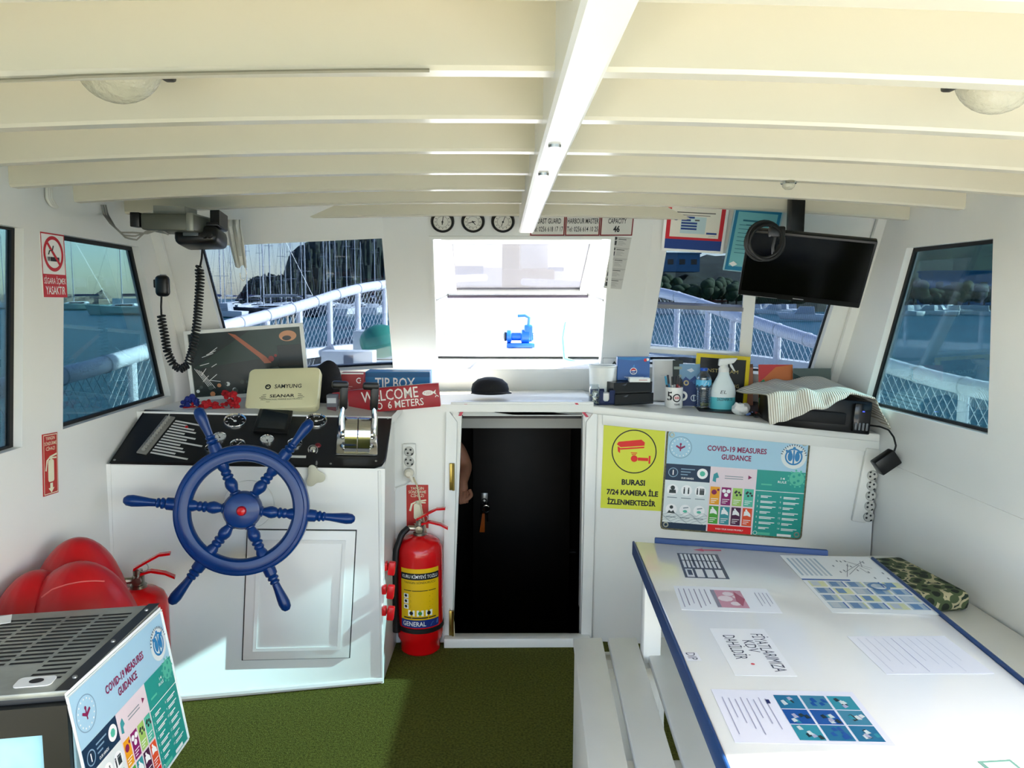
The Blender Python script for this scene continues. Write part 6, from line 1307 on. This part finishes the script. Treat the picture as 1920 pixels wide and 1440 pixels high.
# green buoy and a white locker on the foredeck by the left rail
c = PY(708, 640, 5.0); b = MB(); b.ell((0, 0, 0), (.135, .13, .11), n=28, m=16); T = TR(c.x+.02, c.y, max(c.z, 1.11)); b.v = [T@v for v in b.v]; b.one('green_buoy', mat('sea_green_buoy', '#3f8f78', .4), 'sea green round buoy on the foredeck beside the left bow rail', 'buoy')
c = PY(706, 618, 5.35); b = MB(); b.box((c.x+.03, 5.35, 1.10), (.36, .2, .2), bev=.02); b.one('deck_locker', mat('white_locker', '#e6e9e6', .4), 'white deck locker behind the green buoy', 'locker')
c = PY(655, 665, 4.6); b = MB(); b.box((c.x, 4.6, .998+.055), (.30, .16, .11), 0, bev=.004); b.box((c.x+.01, 4.517, 1.06), (.055, .006, .05), 1); b.one('deck_box', [DECK, flat('#6f7480')], 'low white deck box with a grey vent beside the left front window', 'box')
# blue windlass seen through the open middle window
wl_ = thing('anchor_windlass', 'blue anchor windlass on the bright foredeck', 'windlass', TR(.22, 6.3, 1.025)@M.Scale(1.15, 4)); WB = mat('bright_blue_enamel', '#1250b0', .35)
g = MB(); g.box((0, 0, .015), (.20, .16, .03), bev=.006); g.build('base', WB, wl_)
g = MB(); g.lathe([(.03, -.10), (.045, -.095), (.045, -.07), (.028, -.06), (.028, .0), (.05, .01), (.05, .06), (.028, .07), (.028, .09)], 20, T=TR(0, 0, .075)@RY(PI/2)); g.build('drum', WB, wl_)
g = MB(); g.box((.055, .0, .10), (.06, .07, .12), bev=.012); g.tube([(.055, 0, .15), (.06, 0, .21), (.03, 0, .225), (-.02, 0, .222)], .010, 8); g.build('lever', WB, wl_)
g = MB(); g.lathe([(.03, 0), (.034, .012), (.02, .02), (0, .02)], 16, T=TR(-.10, 0, .075)@RY(-PI/2)); g.build('cap', mat('dark_iron', '#20242c', .5, .5), wl_)
p = V((.55, 5.0, 1.006)); g = MB(); g.tube(resample([V((.50, 5.3, 1.25)), V((.47, 5.15, 1.15)), V((.46, 4.9, 1.03)), V((.56, 4.75, 1.012)), V((.72, 4.72, 1.012))], 24), .016, 8); g.one('green_hose', mat('light_green_hose', '#7fd08a', .4), 'light green hose curled on the foredeck right of the windlass', 'hose')

# ---------------------------------------------------------------- moored yachts
HULLW = mat('yacht_white', '#dfe3e3', .35, vary=.04); HULLT = mat('yacht_teal', '#3f7f80', .4); SPAR = mat('mast_alloy', '#b9bcc0', .4, .3); WIN = mat('yacht_window', '#141a20', .2); CANV = mat('navy_canvas', '#1d2a4a', .8); TEAK = mat('yacht_deck', '#b9ad98', .6)
def yacht_parts(root, hull, mh, L=11.5, Wd=3.6, sail=CANV):
    g = MB(); n = 14; vs = []
    for i in range(n+1):
        t = i/n; y = -L/2+L*t; h = Wd/2*(.72+.28*math.sin(PI*min(1, t*1.25)))*(1-max(0, (t-.45)/.55)**2.4); z = 1.05+.35*t*t
        for x, zz in ((-h*.55, -.3), (-h*.95, .25), (-h, z), (h, z), (h*.95, .25), (h*.55, -.3)): vs.append((x, y+(.5*zz if t > .9 else 0), zz))
    g.add(vs, [(i*6+j, i*6+j+1, i*6+7+j, i*6+6+j) for i in range(n) for j in range(5)]+[(0, 1, 2, 3, 4, 5)]); g.build('hull', hull, root)
    g = MB(); g.hexa([V(p) for p in ((-1.1, -1.8, 1.1), (-.9, -1.6, 1.65), (-.8, 2.4, 1.15), (-.6, 1.7, 1.5), (1.1, -1.8, 1.1), (.9, -1.6, 1.65), (.8, 2.4, 1.15), (.6, 1.7, 1.5))], bev=.08); cb_ = g.build('cabin', HULLW, root)
    g = MB()
    for s in (-1, 1): g.add([(s*1.08, -1.4, 1.28), (s*1.0, -1.4, 1.5), (s*.8, 1.3, 1.42), (s*.88, 1.3, 1.28)], [(0, 1, 2, 3)])
    g.build('window_band', WIN, cb_)
    g = MB(); g.tube([(0, .7, 1.4), (0, .7, mh)], [.10, .07], 8); [g.tube([(-w_, .7, mh*f), (w_, .7, mh*f)], .03, 5) for w_, f in ((.9, .38), (.7, .68))]; g.build('mast', SPAR, root)
    g = MB(); g.tube([(0, .6, 2.6), (0, -3.9, 2.75)], .06, 6); bm_ = g.build('boom', SPAR, root)
    g = MB(); g.tube([(0, .5, 2.8), (0, -1.5, 2.86), (0, -3.7, 2.88)], [.2, .17, .1], 8); g.build('furled_sail', sail, root)
    g = MB()
    for q in ((0, L/2-.2, 1.45), (0, -L/2+.1, 1.2), (-1.6, .5, 1.25), (1.6, .5, 1.25)): g.tube([q, (0, .7, mh*.97)], .016, 3, cap=False)
    g.build('rigging', mat('rigging_wire', '#8d9296', .4, .5), root)
    g = MB(); g.tube([(-1.5, -L/2+.2, 1.7), (-1.5, -L/2+1.6, 1.75)], .02, 5); g.tube([(1.5, -L/2+.2, 1.7), (1.5, -L/2+1.6, 1.75)], .02, 5); g.box((0, -L/2+1.6, 2.2), (2.4, 1.6, .1), bev=.04); g.build('bimini', sail, root)
def at_d(px, d): r = ray(px, 560); return V((CAM.x+r.x*d/r.y, d, ZSEA+.05))
y0 = thing('sailing_yacht', 'sailing yacht in the crowd of bare masts moored in the marina before the dark hill', 'yacht', (0, 0, 0), 'yachts moored before the dark hill'); yacht_parts(y0, HULLW, 15)
y0b = thing('sailing_yacht', 'dark hulled sailing yacht in the crowd of bare masts moored before the hill', 'yacht', (0, 0, 0), 'dark hulled yachts moored before the hill'); yacht_parts(y0b, mat('yacht_navy', '#1b2636', .3), 17, 13, 4, mat('grey_canvas', '#8a8f96', .8))
rn = random.Random(21); f0 = fb_ = True
for i, px in enumerate((411, 424, 436, 466, 487, 505, 526, 538, 545, 565, 575, 607, 615, 622, 628, 649, 668, 676, 702, 728)):
    d = 116+14.5*(i*2 % 5); rz = rn.choice((0, PI))+rn.uniform(-.07, .07); T = TR(*at_d(px, d))@RZ(rz); src = y0b if i % 3 == 1 else y0
    if src is y0 and f0: y0.matrix_basis = T; f0 = False
    elif src is y0b and fb_: y0b.matrix_basis = T; fb_ = False
    else: cpy(src, T)
# nearer ones with a label of their own
T = TR(*at_d(505, 104))@RZ(PI/2+.15); cpy(y0b, T, 'long low grey yacht moored broadside in front of the mast crowd', 'yachts that stand apart')
T = TR(*at_d(238, 112))@RZ(PI/2-.1); y1 = thing('sailing_yacht', 'pale green yacht seen broadside through the left side window', 'yacht', T, 'yachts that stand apart'); yacht_parts(y1, mat('yacht_pale_green', '#9fc0b4', .4), 15)
cpy(y1, TR(*at_d(146, 150))@RZ(PI/2+.2), 'pale green yacht further off at the left end of the left side window', 'yachts that stand apart')
cpy(y0, TR(*at_d(15, 160))@RZ(PI/2), 'white yacht seen through the dark window at the left picture edge', 'yachts that stand apart')
# small motor boats on both shores
mb0 = thing('motor_boat', 'small white motor boat in the row moored along the right hand shore', 'boat', (0, 0, 0), 'small boats along the right shore')
g = MB(); g.hexa([V(p) for p in ((-1, -2.8, 0), (-1.2, -2.9, .8), (-.3, 3, .2), (-.2, 3.6, 1.1), (1, -2.8, 0), (1.2, -2.9, .8), (.3, 3, .2), (.2, 3.6, 1.1))], bev=.1); g.build('hull', HULLW, mb0)
g = MB(); g.hexa([V(p) for p in ((-.9, -1, .8), (-.8, -.9, 1.8), (-.7, 1.4, .9), (-.6, .7, 1.8), (.9, -1, .8), (.8, -.9, 1.8), (.7, 1.4, .9), (.6, .7, 1.8))], bev=.05); g.build('cabin', mat('boat_cabin_grey', '#a9b0b4', .4), mb0)
first = True
for i, px in enumerate((1245, 1262, 1280, 1300, 1322, 1340, 1362, 1420, 1436, 1452, 1468, 1486, 1700, 1716, 1732, 1746, 1760, 1776, 1792, 1808, 1826, 1844)):
    T = TR(*at_d(px, 134+10*(i % 3)+rn.uniform(-2, 2)))@RZ(rn.uniform(0, 6))
    if first: mb0.matrix_basis = T; first = False
    else: cpy(mb0, T)
cpy(mb0, TR(*at_d(1512, 96))@RZ(1.3), 'lone white motor boat on open water below the television', 'boats that stand apart')
cpy(mb0, TR(*at_d(418, 100))@RZ(1.5), 'lone white boat on the water at the left end of the left front window', 'boats that stand apart')
# a white ferry and a brown stone pier house ahead of the bow
fe = thing('white_ferry', 'white ferry with a blue window band ahead of the bow, seen through the raised sash', 'ferry', TR(.5, 68, ZSEA))
g = MB(); g.box((0, 0, 1.6), (18, 5, 3.4), bev=.3); g.build('hull', HULLW, fe); g = MB(); g.box((-1, .5, 4.2), (13, 4, 2.2), bev=.15); g.build('deckhouse', HULLW, fe)
g = MB(); g.box((-2.6, -1.52, 4.9), (2.4, .06, .95)); g.box((4.2, -1.52, 5.15), (2.6, .06, .32)); g.build('window_band', mat('blue_glazing', '#3f78b4', .2), fe)
g = MB(); g.box((1.8, 53, .3), (12.6, 20, 3.0), bev=.1); structure(g, 'quay', mat('added_white_quay', '#dedad0', .8, vary=.08, scale=.6))  # added white block, hides the house foot to keep the glare white
ph_ = thing('stone_pier_house', 'brown stone pier house with a white panel ahead of the bow', 'building', TR(1.9, 46, 1.8)); STN = mat('brown_stone', '#5f4c40', .9, vary=.5, scale=3, bump=.6, bscale=6)
g = MB(); g.box((.1, 0, .65), (3.0, 3, 1.3), bev=.1); g.build('base', STN, ph_); g = MB(); g.box((-.9, 0, 2.2), (1.0, 2, 1.9), bev=.08); g.build('column', mat('grey_stone', '#5e5c58', .9, vary=.3, scale=4), ph_); g = MB(); g.box((.45, -.4, 2.1), (1.6, 1.2, 1.5), bev=.05); g.build('panel', HULLW, ph_)
# ---------------------------------------------------------------- shores, hills, trees
HILL = mat('wooded_hill', '#1d2a1e', .95, vary=.6, scale=.25, bump=1.0, bscale=.8)
def hill(name, px0, px1, d, prof, depth=60, col_=HILL):
    rn = random.Random(int(px0)); n = 60; m = 10; vs = []
    for i in range(n+1):
        px = px0+(px1-px0)*i/n; t = i/n; hgt = prof[-1][1]
        for (a, ha), (b_, hb) in zip(prof, prof[1:]):
            if a <= px <= b_: hgt = ha+(hb-ha)*(px-a)/(b_-a)
        for j in range(m+1):
            r = ray(px, 560); dd = d+depth*j/m; z = ZSEA+(hgt/1442*(d+depth))*math.sin(PI/2*min(1, j/m*1.1))+(rn.uniform(-.6, 1.0) if 0 < j else 0)
            vs.append((r.x*dd/r.y, dd, z if j else ZSEA-.2))
    g = MB(); g.add(vs, [(i*(m+1)+j, i*(m+1)+j+1, (i+1)*(m+1)+j+1, (i+1)*(m+1)+j) for i in range(n) for j in range(m)]); structure(g, name, col_, ang=20)
hill('hill_left', 440, 560, 185, [(440, 6), (470, 45), (500, 55), (530, 52), (560, 30)])
hill('hill_centre', 525, 800, 200, [(525, 30), (545, 90), (580, 110), (640, 118), (700, 122), (760, 110), (800, 60)], 70)
hill('hill_right', 1150, 2300, 175, [(1150, 40), (1230, 85), (1330, 90), (1400, 92), (1560, 105), (1700, 125), (1850, 135), (2300, 100)], 80)
hill('breakwater', -300, 210, 260, [(-300, 10), (120, 14), (175, 12), (190, 24), (210, 10)], 30, mat('sand_shore', '#8c8370', .9, vary=.3, scale=.3))
CRN = mat('tree_crown', '#26391f', .9, vary=.5, scale=1.2, bump=1, bscale=3); TRK = mat('tree_trunk', '#3a2d22', .9)
t0 = thing('shore_tree', 'round dark green tree in the row along the right hand shore', 'tree', (0, 0, 0), 'trees along the right shore')
g = MB(); rn = random.Random(8)
for k in range(9): g.ell((rn.uniform(-1.6, 1.6), rn.uniform(-1.2, 1.2), 4.2+rn.uniform(-1.2, 1.8)), (rn.uniform(1, 1.7), rn.uniform(1, 1.6), rn.uniform(.9, 1.4)), n=10, m=7)
g.build('crown', CRN, t0); g = MB(); g.tube([(0, 0, 0), (.1, 0, 2), (0, 0, 4)], [.25, .2, .12], 8); g.build('trunk', TRK, t0)
first = True
for i, px in enumerate(list(range(1238, 1400, 16))+list(range(1410, 1500, 13))+list(range(1690, 1860, 26))):
    T = TR(*at_d(px+rn.uniform(-4, 4), 164+7*(i % 3) if px < 1500 else 164))@RZ(rn.uniform(0, 6))@M.Diagonal((1, 1, rn.uniform(.7, 1.3), 1))
    if first: t0.matrix_basis = T; first = False
    else: cpy(t0, T)
def house(px, d, w_, h_, z, colr, label, nm='building', roof=None):
    p = at_d(px, d); o = thing(nm, label, 'building', TR(p.x, p.y, z)); g = MB(); g.box((0, 0, h_/2), (w_, 6, h_)); g.build('wall', mat('wall_'+colr.lstrip('#'), colr, .8, vary=.1, scale=1), o)
    g = MB(); nb = max(2, int(w_/3))
    for i in range(nb): g.box((-w_/2+w_*(i+.5)/nb, -3.02, h_*.55), (w_/nb*.5, .06, h_*.3))
    g.build('windows', WIN, o); g = MB(); g.box((0, 0, h_+.15), (w_+.6, 6.6, .3)); g.build('roof', mat('roof_'+(roof or colr).lstrip('#'), roof or colr, .8), o)
house(1272, 200, 9, 4.5, 8.5, '#3d6a88', 'blue building on the wooded shore, seen through the right front window')
house(1800, 177, 17, 7.5, .5, '#2d5f86', 'blue hall on the shore, seen through the right side window')
house(1320, 174, 8, 2.2, ZSEA, '#8c8f90', 'low shed with a red roof on the right hand shore', roof='#8a2f2a')
house(620, 190, 14, 1.6, ZSEA+.5, '#5a5f62', 'long grey quay building behind the mast crowd')

# ---------------------------------------------------------------- person in the dark lower cabin: only an arm shows
pr_ = thing('person', 'person standing inside the lower cabin with one bare arm showing in the doorway', 'person', (-.40, 4.35, -.75))
SKIN = mat('skin', '#e3a180', .5, vary=.06, scale=14)
def skin(nodes, edges, name, m, par, lev=2):
    me = bpy.data.meshes.new(name); me.from_pydata([n[0] for n in nodes], edges, []); ob = bpy.data.objects.new(name, me); COL.objects.link(ob)
    ob.modifiers.new('skin', 'SKIN'); sv = me.skin_vertices[0].data
    for i, nd in enumerate(nodes): r = nd[1]; sv[i].radius = r if isinstance(r, tuple) else (r, r); sv[i].use_root = i == 0
    ss = ob.modifiers.new('sub', 'SUBSURF'); ss.levels = ss.render_levels = lev
    dg = bpy.context.evaluated_depsgraph_get(); m2 = bpy.data.meshes.new_from_object(ob.evaluated_get(dg)); bpy.data.objects.remove(ob); return m2
x, y = -.40, 4.35; S = lambda a, b_, c: (a, b_, c)
sh = PY(862, 822, 4.33); fist = PY(870, 925, 4.15); el = (sh+fist)/2+V((.022, .06, -.02)); wr = fist+V((-.012, .02, .05))
nodes = [(S(x, y, .10), (.14, .10)), (S(x, y, .30), (.13, .09)), (S(x, y, .52), (.16, .10)), (S(x, y, .66), (.10, .08)), (S(x, y, .74), .055), (S(x, y-.01, .80), .06), (S(x, y-.01, .87), .085), (S(x, y, .91), .06),
         (tuple(sh+V((-.06, .0, -.02))), .062), (tuple(sh+V((-.02, 0, -.05))), .054), (tuple(el), .042), (tuple(wr), .030), (tuple(fist), .034),
         (S(x-.20, y, .62), .06), (S(x-.25, y, .35), .044), (S(x-.24, y-.08, .12), .032), (S(x-.24, y-.09, .03), .04),
         (S(x-.09, y, .02), .10), (S(x-.10, y, -.32), .07), (S(x-.10, y+.02, -.68), .045), (S(x-.10, y-.12, -.715), .035), (S(x+.09, y, .02), .10), (S(x+.10, y, -.32), .07), (S(x+.10, y+.02, -.68), .045), (S(x+.10, y-.12, -.715), .035)]
edges = [(0, 1), (1, 2), (2, 3), (3, 4), (4, 5), (5, 6), (6, 7), (2, 8), (8, 9), (9, 10), (10, 11), (11, 12), (2, 13), (13, 14), (14, 15), (15, 16), (0, 17), (17, 18), (18, 19), (19, 20), (0, 21), (21, 22), (22, 23), (23, 24)]
bm_me = skin(nodes, edges, 'body', SKIN, pr_)
g = MB(); g.v = [v.co.copy() for v in bm_me.vertices]; g.f = [tuple(p.vertices) for p in bm_me.polygons]; g.mi = [0]*len(g.f); bpy.data.meshes.remove(bm_me)
# fingers curled into a loose fist, thumb across
for k in range(4):
    a = fist+V((.022-.004*k*0, -.012, -.006-.0)); dx = .012*(k-1.5); r = .0095-.0008*(k == 3)
    b0 = fist+V((dx, -.022, -.020)); g.tube(resample([b0+V((0, .02, .03)), b0+V((0, -.012, -.004)), b0+V((0, -.010, -.026+.002*k)), b0+V((0, .012, -.030+.003*k)), b0+V((0, .016, -.012))], 12), [r]*8+[r*.95, r*.9, r*.85, r*.6], 8)
g.tube(resample([fist+V((.03, -.005, .02)), fist+V((.042, -.022, -.004)), fist+V((.026, -.040, -.02)), fist+V((.008, -.042, -.024))], 10), [.011]*7+[.010, .009, .006], 8)
g.buildw('body', SKIN, pr_, ang=60)
g = MB(); nn_ = [(S(x, y, -.10), (.185, .145)), (S(x, y, .30), (.160, .118)), (S(x, y, .52), (.185, .125)), (S(x, y, .62), (.14, .11))]
vm = skin(nn_, [(0, 1), (1, 2), (2, 3)], 'vest', SKIN, pr_); g.v = [v.co.copy() for v in vm.vertices]; g.f = [tuple(p.vertices) for p in vm.polygons]; g.mi = [0]*len(g.f); g.buildw('vest', mat('dark_vest', '#15161a', .9), pr_, ang=60)
tn_ = [(S(x, y, .10), (.165, .125)), (S(x-.09, y, .0), (.125, .125)), (S(x-.10, y, -.32), .088), (S(x-.10, y+.02, -.66), .062), (S(x+.09, y, .0), (.125, .125)), (S(x+.10, y, -.32), .088), (S(x+.10, y+.02, -.66), .062)]
tm = skin(tn_, [(0, 1), (1, 2), (2, 3), (0, 4), (4, 5), (5, 6)], 'trousers', SKIN, pr_); g = MB(); g.v = [v.co.copy() for v in tm.vertices]; g.f = [tuple(p.vertices) for p in tm.polygons]; g.mi = [0]*len(g.f); g.buildw('trousers', mat('dark_trousers', '#1b1e26', .9), pr_, ang=60)
g = MB(); g.torus(.058, .005, 20, 6, T=TR(*(sh+V((-.045, 0, .005))))@RY(1.2)); g.buildw('shoulder_strap', mat('cream_strap', '#c9a88c', .7), pr_)
g = MB(); g.ell((x, y+.01, .90), (.092, .10, .085), n=20, m=12); g.buildw('hair', mat('dark_hair', '#1a120d', .8), pr_)
g = MB()
for s in (-.03, .03): g.ell((x+s, y-.082, .87), (.012, .008, .008), n=8, m=6)
g.ell((x, y-.095, .85), (.011, .016, .02), n=8, m=6); g.ell((x, y-.084, .815), (.022, .008, .006), n=8, m=6); g.buildw('face', mat('face_features', '#8a5640', .6), pr_)
# dark inner door with keys
dn_ = thing('inner_door', 'dark wooden door leaf inside the lower cabin holding the hanging keys', 'door', (.15, 4.75, -.74))
g = MB(); g.box((.18, 4.78, .07), (.62, .04, 1.6), bev=.006); g.buildw('leaf', DKW, dn_)
k0 = PY(908, 945, 4.74); g = MB(); g.box((k0.x, 4.752, k0.z), (.05, .012, .14), bev=.003); g.lathe([(.016, 0), (.014, .03), (0, .032)], 14, T=TR(k0.x, 4.748, k0.z+.02)@RX(PI/2)); g.buildw('lock', mat('dull_steel', '#7d7d7c', .25, 1), dn_)
kk_ = thing('door_keys', 'keys with an orange tag hanging from the lock of the dark inner door', 'keys', (k0.x, 4.70, k0.z))
g = MB(); g.torus(.022, .003, 20, 6, T=TR(.012, -.0, -.02)@RX(PI/2)); g.build('key_ring', CHROME, kk_); g = MB(); g.box((.02, -.004, -.07), (.010, .003, .06)); g.disc(.02, -.04, .012, .0, 0, RX(PI/2)); g.build('key', CHROME, kk_)
g = MB(); g.hexa([V(q) for q in ((-.03, -.006, -.17), (-.012, -.006, -.05), (-.03, .0, -.17), (-.012, .0, -.05), (.004, -.006, -.17), (.004, -.006, -.05), (.004, 0, -.17), (.004, 0, -.05))], bev=.002); g.build('orange_tag', mat('orange_tag', '#ff7a1e', .5), kk_)
p = PY(1062, 1036, 4.9); g = MB(); g.tube([p+V((-.06, 0, 0)), p+V((.06, 0, 0))], .008, 8); g.box(p+V((0, .03, 0)), (.14, .02, .03)); g.one('glint_bar', mat('dull_steel', '#7d7d7c', .25, 1), 'steel pull bar in the dark lower cabin, right of the keys', 'handle')  # steel bar added where only a glint shows
